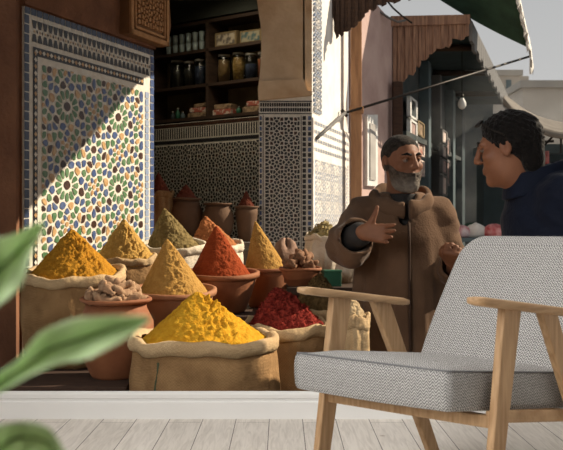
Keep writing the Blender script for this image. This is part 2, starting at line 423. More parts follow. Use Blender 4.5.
# ------------------------------------------------------------------ the room (structure)
WY = 3.886
structure(MB().box((-2.3, -1.6, -0.08), (2.3, WY, 0.0)).build('floor', M_floor))
structure(MB().box((-2.3, -1.6, 2.6), (2.3, WY + 0.1, 2.7)).build('ceiling', M_roomwhite))
structure(MB().box((-2.4, -1.6, 0), (-2.3, WY + 0.1, 2.6)).build('wall_left', M_roomwhite))
structure(MB().box((2.3, -1.6, 0), (2.4, WY + 0.1, 2.6)).build('wall_right', M_roomwhite))
structure(MB().box((-2.4, -1.7, 0), (2.4, -1.6, 2.6)).build('wall_back', M_roomwhite))
w = MB()
w.box((-2.3, WY, 0.1), (-1.32, WY + 0.1, 2.6)).box((1.32, WY, 0.1), (2.3, WY + 0.1, 2.6)).box((-1.32, WY, 1.95), (1.32, WY + 0.1, 2.6))
w.box((-2.3, WY, -1.1), (2.3, WY + 0.012, 0.1))
structure(w.build('wall_front', M_roomwhite))
b = MB()
prof = [(0, 0), (-0.020, 0), (-0.020, 0.064), (-0.017, 0.067), (-0.010, 0.069), (-0.010, 0.076), (-0.015, 0.080), (-0.015, 0.094), (-0.011, 0.100), (-0.005, 0.1045), (0, 0.105)]
b.prism([Vector((-2.3, WY + y, z)) for y, z in prof], (4.6, 0, 0))
structure(b.build('baseboard_front', M_roomwhite))

# ------------------------------------------------------------------ tile patterns
def clip(poly, mx, my, nx, ny):
    out = []
    n = len(poly)
    for i in range(n):
        ax, ay = poly[i]; bx, by = poly[(i+1) % n]
        da = (ax-mx)*nx + (ay-my)*ny; db = (bx-mx)*nx + (by-my)*ny
        if da <= 0: out.append((ax, ay))
        if (da < 0 < db) or (db < 0 < da):
            t = da/(da-db); out.append((ax+(bx-ax)*t, ay+(by-ay)*t))
    return out
def voronoi(seeds, rect, rad):
    x0, y0, x1, y1 = rect
    S = np.array([(s[0], s[1]) for s in seeds]); out = []
    for i, s in enumerate(seeds):
        d = np.hypot(S[:, 0]-s[0], S[:, 1]-s[1])
        nb = np.where((d < rad) & (d > 1e-9))[0]; nb = nb[np.argsort(d[nb])]
        poly = [(max(x0, s[0]-rad), max(y0, s[1]-rad)), (min(x1, s[0]+rad), max(y0, s[1]-rad)), (min(x1, s[0]+rad), min(y1, s[1]+rad)), (max(x0, s[0]-rad), min(y1, s[1]+rad))]
        for j in nb:
            q = S[j]
            poly = clip(poly, (s[0]+q[0])/2, (s[1]+q[1])/2, q[0]-s[0], q[1]-s[1])
            if len(poly) < 3: break
        if len(poly) >= 3: out.append((poly, s[2], (s[0], s[1])))
    return out
def rosette_seeds(rect, p, spec, stretch=1.0, ox=0.0, oy=0.0):
    """spec: {kind: (centre mat, [(n, radius, phase, mat), ...])} on a checker of kinds A, B and edge C"""
    x0, y0, x1, y1 = rect
    seeds = []
    def put(x, y, m, mind):
        if not (x0 < x < x1 and y0 < y < y1): return
        for (a, b2, _) in seeds:
            if abs(a-x) < mind*stretch and math.hypot((a-x)/stretch, b2-y) < mind: return
        seeds.append((x, y, m))
    cents = []
    ni = int((x1-x0)/(p*stretch))+3; nj = int((y1-y0)/p)+3
    for i in range(-1, ni):
        for j in range(-1, nj):
            cx = x0+ox+i*p*stretch; cy = y0+oy+j*p
            cents.append((cx, cy, 'A')); cents.append((cx+p*stretch/2, cy+p/2, 'B'))
            cents.append((cx+p*stretch/2, cy, 'C')); cents.append((cx, cy+p/2, 'C'))
    order = {'A': 0, 'B': 1, 'C': 2}
    cents.sort(key=lambda c: order[c[2]])
    for cx, cy, k in cents: put(cx, cy, spec[k][0], p*0.05)
    mr = max(len(spec[k][1]) for k in spec)
    for r in range(mr):
        for cx, cy, k in cents:
            rings = spec[k][1]
            if r >= len(rings): continue
            n, rad, ph, m = rings[r]
            for q in range(n):
                th = 2*math.pi*(q+ph)/n
                mm = m[q % len(m)] if isinstance(m, (list, tuple)) else m
                put(cx+math.cos(th)*rad*p*stretch, cy+math.sin(th)*rad*p, mm, p*0.062)
    return seeds
def put_cells(mb, cells, to3, nrm, gap=0.18, lift=0.004, thick=0.0, rnd=True):
    for poly, m, c in cells:
        # shrink toward the seed, drop thin corners
        cx = sum(a for a, _ in poly)/len(poly); cy = sum(b for _, b in poly)/len(poly)
        pts = [(cx+(a-cx)*(1-gap), cy+(b-cy)*(1-gap)) for a, b in poly]
        if rnd:
            q2 = []
            for i_ in range(len(pts)):
                (a0, b0), (a1, b1) = pts[i_], pts[(i_+1) % len(pts)]
                q2 += [(a0+(a1-a0)*0.25, b0+(b1-b0)*0.25), (a0+(a1-a0)*0.75, b0+(b1-b0)*0.75)]
            pts = q2
        vs = [to3(a, b)+nrm*lift for a, b in pts]
        # orient
        if len(vs) < 3: continue
        nn = (vs[1]-vs[0]).cross(vs[2]-vs[1])
        if nn.dot(nrm) < 0: vs.reverse()
        if thick:
            n = len(vs); back = [v-nrm*thick for v in vs]
            mb.add(vs+back, [tuple(range(n))]+[(i, n+i, n+(i+1) % n, (i+1) % n) for i in range(n)], m)
        else:
            mb.add(vs, [tuple(range(len(vs)))], m)
def quad(mb, to3, nrm, u0, v0, u1, v1, m, lift):
    mb.add([to3(u0, v0)+nrm*lift, to3(u1, v0)+nrm*lift, to3(u1, v1)+nrm*lift, to3(u0, v1)+nrm*lift], [(0, 1, 2, 3)], m)
def poly2(mb, to3, nrm, pts, m, lift):
    vs = [to3(a, b)+nrm*lift for a, b in pts]
    if (vs[1]-vs[0]).cross(vs[2]-vs[1]).dot(nrm) < 0: vs.reverse()
    mb.add(vs, [tuple(range(len(vs)))], m)

M_navyglaze = mat('navy_glaze', (0.022, 0.035, 0.075), 0.3, (0.05, 0.065, 0.11), 25)
TM = [M_cream, M_black, M_blue, M_green, M_ochre, M_brown, M_pblue, M_greycell, M_navyglaze]
CR, BK, BL, GR, OC, BR, PB, GY, NV = range(9)

# ---- left pier with the big zellige panel
pa = Vector((-1.453, 5.6, 0)); pb_ = Vector((-0.912, 7.04, 0))
pe = (pb_-pa).normalized(); PL = (pb_-pa).length
pn = Vector((pe.y, -pe.x, 0))     # faces the street
GZ = -1.02
def pier3(u, v): return pa+pe*u+Vector((0, 0, v))
# pier core
m = MB()
q = [pa, pb_+pe*0.0, pb_-pn*0.35, pa-pn*0.9, Vector((-2.35, 5.6, 0))]
m.prism([Vector((v.x, v.y, GZ)) for v in q], (0, 0, 4.2))
# plaster frame standing proud of the tile: left strip and band over the panel
m.box((-2.35, 5.52, GZ), (pa.x-0.012, 5.6, 3.1))
m.prism([pier3(-0.012, 1.985), pier3(PL, 1.985), pier3(PL, 3.1), pier3(-0.012, 3.1)], pn*0.03)
pier = structure(m.build('wall_market_left', M_plaster_brown))
# tile panel
m = MB()
VT = 1.975; VB = -0.25
m.prism([pier3(0, VB), pier3(PL, VB), pier3(PL, VT), pier3(0, VT)], pn*0.012, CR)
def rows(u0, u1, v0, v1, n, along, mcol, gap=0.12):
    for i in range(n):
        if along == 'u':
            d = (u1-u0)/n; quad(m, pier3, pn, u0+i*d+d*gap/2, v0, u0+(i+1)*d-d*gap/2, v1, mcol, 0.016)
        else:
            d = (v1-v0)/n; quad(m, pier3, pn, u0, v0+i*d+d*gap/2, u1, v0+(i+1)*d-d*gap/2, mcol, 0.016)
# outer strips
rows(0.0, PL, VT-0.036, VT, 26, 'u', NV)
rows(0.0, 0.045, VB, VT-0.04, 40, 'v', NV); rows(PL-0.05, PL, VB, VT-0.04, 40, 'v', BL)
rows(PL-0.125, PL-0.075, VB, VT-0.30, 40, 'v', PB)
# top band of black and cream pointed tiles
n = 26; u0, u1 = 0.07, PL-0.07; d = (u1-u0)/n; v1 = VT-0.062; v0 = VT-0.185; vm = (v0+v1)/2
for i in range(n):
    a = u0+i*d
    poly2(m, pier3, pn, [(a+d*0.05, v1), (a+d*0.95, v1), (a+d*0.72, vm+0.016), (a+d*0.28, vm+0.016)], BK, 0.016)
    poly2(m, pier3, pn, [(a+d*0.05, v0), (a+d*0.95, v0), (a+d*0.72, vm-0.016), (a+d*0.28, vm-0.016)], BK, 0.016)
    poly2(m, pier3, pn, [(a+d*0.5, vm+0.011), (a+d*0.62, vm), (a+d*0.5, vm-0.011), (a+d*0.38, vm)], OC, 0.016)
    poly2(m, pier3, pn, [(a+d*0.85, vm), (a+d*1.0, vm+0.012), (a+d*1.15, vm), (a+d*1.0, vm-0.012)], BR, 0.016)
# chain strips
quad(m, pier3, pn, 0.085, VT-0.262, PL-0.15, VT-0.212, BK, 0.015)
quad(m, pier3, pn, 0.085, VB, 0.128, VT-0.262, BK, 0.015)
for i in range(34):
    a = 0.095+i*(PL-0.25)/34
    poly2(m, pier3, pn, [(a, VT-0.237), (a+0.018, VT-0.223), (a+0.036, VT-0.237), (a+0.018, VT-0.251)], [CR, OC][i % 2], 0.018)
for i in range(52):
    b2 = VB+i*0.0385
    poly2(m, pier3, pn, [(0.106, b2), (0.122, b2+0.016), (0.106, b2+0.032), (0.091, b2+0.016)], [CR, OC][i % 2], 0.018)
fr = (0.165, VB, PL-0.15, VT-0.295)
spec = {'A': (BR, [(12, 0.155, 0, GR), (12, 0.275, 0.5, [BL, OC, BL, BR]), (16, 0.36, 0.25, [OC, GR, BL, GR])]),
        'B': (BR, [(8, 0.13, 0, [BL, GR]), (8, 0.22, 0.5, [OC, BR]), (16, 0.29, 0, [BL, GR, BL, OC])]),
        'C': (OC, [(8, 0.085, 0.5, [GR, OC, BL, OC]), (8, 0.15, 0, [BL, GR])])}
seeds = rosette_seeds(fr, 0.47, spec, 1.3, ox=0.27, oy=0.30)
put_cells(m, voronoi(seeds, fr, 0.16), pier3, pn, 0.26, 0.016)
tile = structure(m.build('trim_1', TM))
# carved stucco bracket at the arch springing
m = MB()
cu0, cu1, cv0, cv1 = PL-0.50, PL+0.04, 2.005, 2.55
def br3(u, v): return pier3(u, v)+pn*0.03
m.prism([br3(cu0, cv0), br3(cu1, cv0), br3(cu1+0.06, cv0+0.16), br3(cu1, cv1), br3(cu0, cv1)], pn*0.07, 1)
def br4(u, v): return pier3(u, v)+pn*0.10
for (a, b2, c2, d2) in [(cu0, cv0, cu1, cv0+0.03), (cu0, cv0, cu0+0.035, cv1), (cu1-0.035, cv0, cu1, cv1), (cu0+0.055, cv0+0.045, cu1-0.055, cv0+0.06), (cu0+0.055, cv0+0.045, cu0+0.07, cv1), (cu1-0.07, cv0+0.045, cu1-0.055, cv1)]:
    m.prism([br4(a, b2), br4(c2, b2), br4(c2, d2), br4(a, d2)], pn*0.016, 0)
cr_ = (cu0+0.085, cv0+0.075, cu1-0.085, cv1)
sp2 = {'A': (0, [(8, 0.16, 0, 0), (8, 0.30, 0.5, 0)]), 'B': (0, [(8, 0.15, 0.5, 0), (8, 0.28, 0, 0)]), 'C': (0, [(4, 0.12, 0.5, 0)])}
put_cells(m, voronoi(rosette_seeds(cr_, 0.21, sp2, 1.2), cr_, 0.09), br4, pn, 0.3, 0.016, 0.016)
structure(m.build('trim_2', [M_carve, M_carveback]))

# ---- shop pillar (front face parallel to the wall), plaster over dark zellige
PY = 7.9
def pill(px, py): return P(px, py, PY)
m = MB()
left = [(257, -60), (257, 0), (259.5, 14), (261, 30), (261.3, 50), (260.5, 66), (259, 82)]
right = [(305, 82), (304, -60)]
arch = [(180, -130), (215, -118), (243, -92)]
m.prism([pill(*p) for p in arch+left+right+[(304, -150), (180, -150)]], (0, 0.42, 0))
m.prism([pill(303, 92), pill(312, 92), pill(312, -150), pill(303, -150)], (0, 0.4, 0))
# moulding step
m.prism([pill(259, 82), pill(304, 80), pill(305, 86), pill(308, 92), pill(312, 92), pill(312, 96), pill(258.5, 101), pill(258, 90)][::-1], (0, -0.05, 0))
structure(m.build('wall_market_pillar', M_plaster_tan))
m = MB()
zt = pill(0, 101).z; zb_ = GZ
xl = pill(259, 0).x; xr = pill(312, 0).x
m.box((xl, PY-0.005, zb_), (xr, PY+0.42, zt+0.06), CR)
def pf(u, v): return Vector((xl+u, PY-0.006, v))
fn_ = Vector((0, -1, 0)); PWd = xr-xl
def strip(mb, to3, nrm, u0, v0, u1, v1, nn, along, cols, gap=0.25, lift=0.004):
    for i in range(nn):
        c = cols[i % len(cols)]
        if along == 'u':
            d = (u1-u0)/nn; quad(mb, to3, nrm, u0+i*d+d*gap/2, v0, u0+(i+1)*d-d*gap/2, v1, c, lift)
        else:
            d = (v1-v0)/nn; quad(mb, to3, nrm, u0, v0+i*d+d*gap/2, u1, v0+(i+1)*d-d*gap/2, c, lift)
quad(m, pf, fn_, 0, zt-0.008, PWd, zt+0.0, BK, 0.004)
strip(m, pf, fn_, 0.008, zt-0.045, PWd-0.01, zt-0.016, 22, 'u', [BK])
strip(m, pf, fn_, 0.008, zt-0.085, PWd-0.01, zt-0.056, 22, 'u', [BK])
quad(m, pf, fn_, 0, zt-0.105, PWd, zt-0.097, BK, 0.004)
strip(m, pf, fn_, 0.006, 0.2, 0.022, zt-0.115, 34, 'v', [BK, BL])
strip(m, pf, fn_, PWd-0.075, 0.2, PWd-0.048, zt-0.115, 34, 'v', [BK])
strip(m, pf, fn_, PWd-0.032, 0.2, PWd-0.006, zt-0.115, 34, 'v', [BK, BL])
quad(m, pf, fn_, 0.03, 0.2, 0.036, zt-0.115, BK, 0.004); quad(m, pf, fn_, PWd-0.088, 0.2, PWd-0.083, zt-0.115, BK, 0.004)
dk = {'A': (BR, [(8, 0.17, 0, BK), (8, 0.31, 0.5, BK)]), 'B': (BK, [(8, 0.17, 0.5, BK), (8, 0.3, 0, [BK, BR])]), 'C': (BK, [(4, 0.14, 0.5, BK)])}
rc = (0.045, 0.2, PWd-0.095, zt-0.125)
put_cells(m, voronoi(rosette_seeds(rc, 0.19, dk), rc, 0.085), pf, fn_, 0.27, 0.004, rnd=False)
structure(m.build('trim_3', TM))

# ---- sunlit white street wall running back from the pillar
wa = Vector((xr, PY, 0)); wb = Vector((0.618, 9.3, 0)); we = (wb-wa).normalized(); WL = (wb-wa).length; wn = Vector((we.y, -we.x, 0))
def ww3(u, v): return wa+we*u+Vector((0, 0, v))
m = MB()
m.prism([ww3(0.0, GZ), ww3(WL, GZ), ww3(WL, 3.2), ww3(0.0, 3.2)], -wn*0.1, 0)
vt = 1.60
m.prism([ww3(0.0, GZ), ww3(WL, GZ), ww3(WL, vt), ww3(0.0, vt)], wn*0.012, 1)
structure(m.build('wall_street_near', [M_plaster_white, M_plaster_white]))
m = MB()
for i in range(4):
    strip(m, ww3, wn, 0.02, vt-0.05-i*0.07, WL-0.02, vt-0.02-i*0.07, 46, 'u', [2, 0, 1], 0.4, 0.015)
rc = (0.05, 0.3, WL-0.12, vt-0.32)
pal = {'A': (1, [(8, 0.2, 0, [0, 1]), (8, 0.36, 0.5, 0)]), 'B': (0, [(8, 0.2, 0.5, [0, 2]), (8, 0.34, 0, 0)]), 'C': (0, [(4, 0.15, 0.5, 1)])}
put_cells(m, voronoi(rosette_seeds(rc, 0.17, pal, 1.9), rc, 0.12), ww3, wn, 0.34, 0.015)
strip(m, ww3, wn, WL-0.09, 0.2, WL-0.05, vt-0.3, 40, 'v', [0], 0.3, 0.015)
# carved white strip above
rc = (0.03, vt+0.04, 0.30, 3.0)
put_cells(m, voronoi(rosette_seeds(rc, 0.16, pal, 1.6), rc, 0.12), ww3, wn, 0.4, 0.016, 0.016)
structure(m.build('trim_4', [M_greycell, M_pblue, M_plaster_white]))

# ---- shop interior: back wall with tile dado, niche shelf, ceiling
bo = Vector((-1.36, 10.5, 0)); be = Vector((1.134, -0.9, 0)).normalized(); bn = Vector((-be.y*-1, 0, 0))
bn = Vector((be.y, -be.x, 0))          # towards the street side
def bw3(u, v): return bo+be*u+Vector((0, 0, v))
def b_u(px):
    q_ = (px-281.5)/1000
    return (q_*bo.y-bo.x)/(be.x-be.y*q_)
def b_z(px, py):
    y = bo.y+be.y*b_u(px); return CAM_Z+(225-py)*y/1000
BLEN = 1.75
zd = b_z(205, 121)      # top of dado
m = MB()
m.prism([bw3(-0.6, GZ), bw3(BLEN, GZ), bw3(BLEN, zd), bw3(-0.6, zd)], -bn*0.45)
ztop = b_z(205, 18)
m.prism([bw3(-0.6, ztop), bw3(BLEN, ztop), bw3(BLEN, 3.6), bw3(-0.6, 3.6)], -bn*0.45)
m.prism([bw3(-0.6, zd)-bn*0.36, bw3(BLEN, zd)-bn*0.36, bw3(BLEN, ztop)-bn*0.36, bw3(-0.6, ztop)-bn*0.36], -bn*0.09)
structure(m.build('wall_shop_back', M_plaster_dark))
m = MB()
m.prism([bw3(-0.5, 0.2), bw3(BLEN, 0.2), bw3(BLEN, zd), bw3(-0.5, zd)], bn*0.012, 0)
strip(m, bw3, bn, -0.5, zd-0.16, BLEN, zd-0.05, 70, 'u', [BK], 0.4, 0.016)
quad(m, bw3, bn, -0.5, zd-0.04, BLEN, zd-0.005, BR, 0.016)
quad(m, bw3, bn, -0.5, zd-0.21, BLEN, zd-0.175, BK, 0.016)
rc = (-0.1, 0.55, 1.5, zd-0.225)
put_cells(m, voronoi(rosette_seeds(rc, 0.24, dk), rc, 0.11), bw3, bn, 0.27, 0.016, rnd=False)
structure(m.build('trim_5', TM))
m = MB()
m.box((-2.4, 7.35, 3.1), (0.25, 11.8, 3.2)); m.box((-2.4, 11.7, GZ), (0.5, 11.8, 3.2))
m.prism([Vector((-1.35, 6.98, GZ)), Vector((-1.30, 6.98, GZ)), Vector((-2.05, 11.8, GZ)), Vector((-2.15, 11.8, GZ))], (0, 0, 4.2))
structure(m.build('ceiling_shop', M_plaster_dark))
# header over the arch, off the top of the picture
structure(MB().box((-1.3, 7.05, 2.62), (0.22, 8.3, 3.2)).build('trim_6', M_plaster_tan))
# right return of the shop interior
m = MB(); m.prism([Vector((0.02, 8.32, GZ)), Vector((0.14, 8.32, GZ)), Vector((0.45, 11.7, GZ)), Vector((0.35, 11.7, GZ))], (0, 0, 4.2))
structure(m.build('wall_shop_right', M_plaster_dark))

# ---- market ground
structure(MB().box((-3, WY+0.02, GZ-0.1), (14, 45, GZ)).build('ground', M_ground))
# unseen wall added to keep sun off the room; slot rim-lights the navy-jacket man
m = MB(); m.box((1.95, WY+0.1, GZ), (2.1, 4.55, 3.9)).box((1.95, 4.71, GZ), (2.1, 4.85, 3.9)).box((1.95, 4.55, GZ), (2.1, 4.71, 1.50)).box((1.95, 4.55, 1.93), (2.1, 4.71, 3.9))
structure(m.build('wall_sun_blocker', M_plaster_pink))

# ---- unseen slab over the shop, shaped to throw the tile panel's diagonal shadow
def to_plane(p, z): return p+SUN*((z-p.z)/SUN.z)
def pier_at(px, py):
    q_ = (px-281.5)/1000
    s_ = (q_*pa.y-pa.x)/(pe.x-q_*pe.y)
    y = pa.y+pe.y*s_
    return Vector((pa.x+pe.x*s_, y, CAM_Z+(225-py)*y/1000))
zr = 2.62
ra = to_plane(pier_at(45, 190), zr); rb = to_plane(pier_at(150, 68), zr)
dr = (ra-rb).normalized()
r0 = rb-dr*0.35; r1 = ra+dr*0.42
m = MB()
m.prism([r1, r0, Vector((-2.2, r0.y, zr)), Vector((-2.2, 4.0, zr)), Vector((r1.x-0.25, 4.0, zr))], (0, 0, 0.05))
structure(m.build('roof_shadow_caster', M_boardwood))

# ------------------------------------------------------------------ displays the sacks stand on
def slab(name, lo, hi, label, m_=M_boardwood):
    root = thing(name, label, 'bench', ((lo[0]+hi[0])/2, (lo[1]+hi[1])/2, GZ))
    cx, cy = root.location.x, root.location.y
    top = MB().box((lo[0]-cx, lo[1]-cy, hi[2]-GZ-0.045), (hi[0]-cx, hi[1]-cy, hi[2]-GZ)).build('bench_top', m_, root, 0.006)
    nb = 6
    f = MB()
    for i in range(3):
        z0 = 0.05+i*(hi[2]-GZ-0.1)/3; f.box((lo[0]-cx+0.02, lo[1]-cy+0.02, z0), (hi[0]-cx-0.02, lo[1]-cy+0.045, z0+(hi[2]-GZ-0.1)/3-0.012))
    f.build('front_boards', m_, root, 0.003)
    for ix in (0, 1):
        for iy in (0, 1):
            x = (lo[0]-cx+0.03) if ix == 0 else (hi[0]-cx-0.09); y = (lo[1]-cy+0.05) if iy == 0 else (hi[1]-cy-0.08)
            MB().box((x, y, 0), (x+0.06, y+0.06, hi[2]-GZ-0.045)).build('leg', m_, root)
    return root
slab('display_bench', (-0.685, 4.1, 0), (0.235, 5.08, -0.35), 'low dark wooden bench carrying the front row of spice sacks')
slab('display_bench', (0.24, 4.1, 0), (0.62, 4.87, -0.35), 'low dark bench end under the pale sack beyond the chair')
slab('display_bench', (-1.42, 4.46, 0), (-0.69, 5.46, 0.03), 'dark wooden bench end at lower left under the pot of dried roots')
slab('display_bench', (-0.68, 5.09, 0), (0.27, 5.46, 0.15), 'dark wooden step under the clay pot of mustard powder')
slab('display_bench', (-1.15, 5.47, 0), (0.02, 6.30, 0.25), 'wide dark step carrying the red and tan cone pots')
slab('display_bench', (-0.89, 6.31, 0), (0.12, 7.35, 0.25), 'rear dark step under the two white canvas sacks')
slab('display_bench', (0.03, 5.6, 0), (0.60, 6.44, 0.40), 'raised dark bench by the pillar under the white sacks', M_darkwood)
slab('stone_ledge', (-1.25, 7.5, 0), (-0.05, 8.05, 0.62), 'shaded ledge inside the shop below the tiled back wall', M_stone)

# ------------------------------------------------------------------ sacks, pots and heaps
def nz(p, s, k=0.0): return mnoise.noise(Vector((p[0]*s+k, p[1]*s-k*1.7, p[2]*s+k*0.3)))

def sack(px0, px1, rim_py, Y, zbase, label, m_=None, tilt=0.0, roll=0.055, seed=1.0, belly=1.05, name='spice_sack', taper=0.86, crump=1.0, stitch=False, rim=None):
    Rr = (px1-px0)/2*Y/1000; c = P((px0+px1)/2, rim_py, Y); h = c.z-zbase
    root = thing(name, label, 'sack', (c.x, Y, zbase))
    def fn(p, th, r, z):
        a = 1+crump*(0.014*math.sin(th*5+seed)+0.012*math.sin(th*11+seed*3+z*9))*(0.4+0.6*min(1, max(0, (h-z)/h+0.3)))
        k = crump*(0.018*nz((math.cos(th)*2, math.sin(th)*2, z*7), 1.6, seed*5)+0.009*nz((math.cos(th)*2, math.sin(th)*2, z*9), 5.0, seed*3))
        q = Vector((p.x*a, p.y*a, p.z)); q += Vector((math.cos(th), math.sin(th), 0))*k
        t_ = min(1, max(0, z/h)) ** 2
        q.z += t_*(tilt*q.y + 0.006*crump*math.sin(th*4+seed*2)+0.004*crump*math.sin(th*9+seed)+0.010*crump*nz((math.cos(th), math.sin(th), 0.3), 4.0, seed*7))
        return q
    rl = roll
    prof = [(0.001, 0), (Rr*taper*0.93, 0), (Rr*taper, 0.02), (Rr*(belly*0.6+taper*0.4), h*0.2), (Rr*belly, h*0.45), (Rr*(belly*0.7+0.3), h*0.7), (Rr*1.0, h*0.82), (Rr*0.985, h-rl*1.25)]
    bodyp = prof+[(Rr*0.95, h-rl*1.05), (Rr*0.88, h-rl*0.8), (Rr*0.86, h-0.12), (0.001, h-0.12)]
    b_ = MB().lathe(bodyp, 72, fn=fn).build('sack_body', m_, root)
    rimp = [(Rr*0.90, h-rl*0.75), (Rr*0.98, h-rl*1.25), (Rr*1.02, h-rl*1.18), (Rr*1.05, h-rl*0.8), (Rr*1.055, h-rl*0.4), (Rr*1.03, h-rl*0.06), (Rr*0.985, h), (Rr*0.94, h-rl*0.1), (Rr*0.90, h-rl*0.5)]
    m2 = MB(); m2.lathe(rimp, 72, fn=fn)
    m2.f = m2.f[:-2]; m2.mi = m2.mi[:-2]; m2.smooth = m2.smooth[:-2]
    m2.build('rolled_rim', rim or m_, root)
    if stitch:
        s_ = MB(); th = math.radians(-122)
        pts = []
        for i in range(14):
            z = h*0.02+i*(h*0.84)/13
            rr = np.interp(z, [q_[1] for q_ in prof], [q_[0] for q_ in prof])
            p = fn(Vector((rr*math.cos(th), rr*math.sin(th), z)), th, rr, z); pts.append(p+Vector((math.cos(th), math.sin(th), 0))*0.002)
        s_.tube(pts, 0.006, 6); tag(s_.build('green_seam', mat('green_seam_thread', (0.07, 0.085, 0.045), 0.9), root), 'green stitched seam')
    return root, c, Rr, h

def heap(c, rb_, apex_px, apex_py, m_, label, zfloor, seed=1.0, rough=0.010, ridge=0.0, name='spice_heap', power=1.0, tilt=0.0, flakes=None, flat=0.0, nf=1.0):
    Y = c.y
    ap = P(apex_px, apex_py, Y)
    base = c.z-0.025
    H = ap.z-base
    off = Vector((ap.x-c.x, 0, 0))
    n = 64; seg = 150; vs = []
    zs = []
    for i in range(n):
        t = i/(n-1)
        r = rb_*(1-t)
        rr = max(r, 0.002)
        s_ = 1-t
        z = H*(1-(s_**power))*(1-0.0)
        # round the very tip
        tip = 0.05*rb_
        z = H*(1-(math.sqrt((s_*rb_)**2+tip**2)-tip)/(math.sqrt(rb_**2+tip**2)-tip)) if power == 1.0 else z
        for k in range(seg):
            th = 2*math.pi*k/seg
            x = rr*math.cos(th); y = rr*math.sin(th)
            p = Vector((x, y, z))
            am = min(1, s_*3+0.15)
            d = rough*(0.45*nz(p, 14*nf, seed)+0.5*nz(p, 34*nf, seed*2)+0.5*nz(p, 75, seed*3))*am
            if ridge:
                g = math.exp(-((((th+math.pi/3.2+0.25*math.sin(t*5+seed)) + math.pi) % (2*math.pi)-math.pi)/0.55)**2)
                cr2 = abs(nz(p, 30, seed*1.3))+0.8*abs(nz(p, 66, seed))
                d += ridge*g*(cr2-0.25)*min(1, s_*4)
            d += 0.012*rb_*math.sin(th*3+seed)*s_
            p += Vector((math.cos(th)*0.5, math.sin(th)*0.5, 0.85))*d
            p += off*t
            p.z += tilt*y*s_
            vs.append(p)
    mb = MB()
    fs = [(i*seg+k, i*seg+(k+1) % seg, (i+1)*seg+(k+1) % seg, (i+1)*seg+k) for i in range(n-1) for k in range(seg)]
    fs.append(tuple((n-1)*seg+k for k in range(seg)))
    low = zfloor-base
    b0 = len(vs)
    for k in range(seg):
        th = 2*math.pi*k/seg; vs.append(Vector((rb_*0.97*math.cos(th), rb_*0.97*math.sin(th), low)))
    fs += [(b0+k, b0+(k+1) % seg, (k+1) % seg, k) for k in range(seg)]
    fs.append(tuple(b0+k for k in range(seg))[::-1])
    mb.add(vs, fs, 0, True)
    if flakes:
        nfl, ln, wd = flakes
        for _ in range(nfl):
            t = 1-math.sqrt(random.random()); th = random.uniform(0, 2*math.pi); s_ = 1-t
            r = rb_*s_
            i = min(n-1, int(t*(n-1))); k = int(th/(2*math.pi)*seg) % seg
            p = vs[i*seg+k]+Vector((0, 0, 0.002))
            d = Vector((random.uniform(-1, 1), random.uniform(-1, 1), random.uniform(-0.7, 0.7))).normalized()
            s2 = d.cross(Vector((0, 0, 1))).normalized()*wd; up = d.cross(s2).normalized()*wd*0.5+Vector((0, 0, wd*0.3))
            a = p-d*ln*0.5; b2 = p+d*ln*0.5
            mb.add([a-s2, a+s2, b2+s2*0.4, b2-s2*0.4, a+up, b2+up*0.5], [(0, 1, 4), (1, 2, 5, 4), (2, 3, 5), (3, 0, 4, 5), (0, 3, 2, 1)], 0)
    o = mb.build(name, m_, loc=(c.x, Y, base))
    return tag(o, label, 'spice')

def pot(px0, px1, rim_py, Y, zbase, label, m_=M_terra, kind='bowl', tilt=0.0, name='clay_pot', seed=1.0):
    Rr = (px1-px0)/2*Y/1000; c = P((px0+px1)/2, rim_py, Y); h = c.z-zbase
    root = thing(name, label, 'pot', (c.x, Y, zbase))
    def fn(p, th, r, z):
        t_ = min(1, max(0, z/h)) ** 2
        return Vector((p.x, p.y, p.z+t_*tilt*p.y+0.002*math.sin(th*3+seed)))
    lp = Rr*0.075
    if kind == 'bowl':
        prof = [(0.001, 0), (Rr*0.60, 0), (Rr*0.64, 0.01), (Rr*0.80, h*0.45), (Rr*0.90, h*0.78), (Rr*0.91, h-lp*2.1)]
        lip = [(Rr*0.915, h-lp*2.1), (Rr*0.99, h-lp*1.9), (Rr, h-lp*1.0), (Rr*0.99, h-lp*0.25), (Rr*0.95, h), (Rr*0.89, h-lp*0.3), (Rr*0.85, h-lp*1.6)]
    else:
        prof = [(0.001, 0), (Rr*0.66, 0), (Rr*0.70, 0.012), (Rr*0.95, h*0.28), (Rr*1.08, h*0.52), (Rr*1.04, h*0.70), (Rr*0.86, h*0.86), (Rr*0.82, h-lp*2.0)]
        lip = [(Rr*0.82, h-lp*2.2), (Rr*0.93, h-lp*1.7), (Rr, h-lp*1.1), (Rr*0.99, h-lp*0.3), (Rr*0.95, h), (Rr*0.87, h-lp*0.2), (Rr*0.80, h-lp*1.5)]
    MB().lathe(prof+[(Rr*0.80, h-lp*2.2), (Rr*0.76, h-0.09), (0.001, h-0.09)], 64, fn=fn).build('pot_body', m_, root)
    m2 = MB(); m2.lathe(lip, 64, fn=fn); m2.f = m2.f[:-2]; m2.mi = m2.mi[:-2]; m2.smooth = m2.smooth[:-2]
    m2.build('lip', m_, root)
    return root, c, Rr, h

# front: turmeric
_, c, r_, h_ = sack(132, 276, 333, 4.45, -0.35, 'big burlap sack of bright yellow turmeric, front and centre', M_burlap, 0.03, 0.052, 1.0, stitch=True, rim=M_burlap2)
heap(c, r_*0.86, 197, 292, M_turmeric, 'bright yellow turmeric heaped in the big front burlap sack', c.z-0.12, 1.0, 0.010, 0.040, 'turmeric_heap', tilt=0.03)
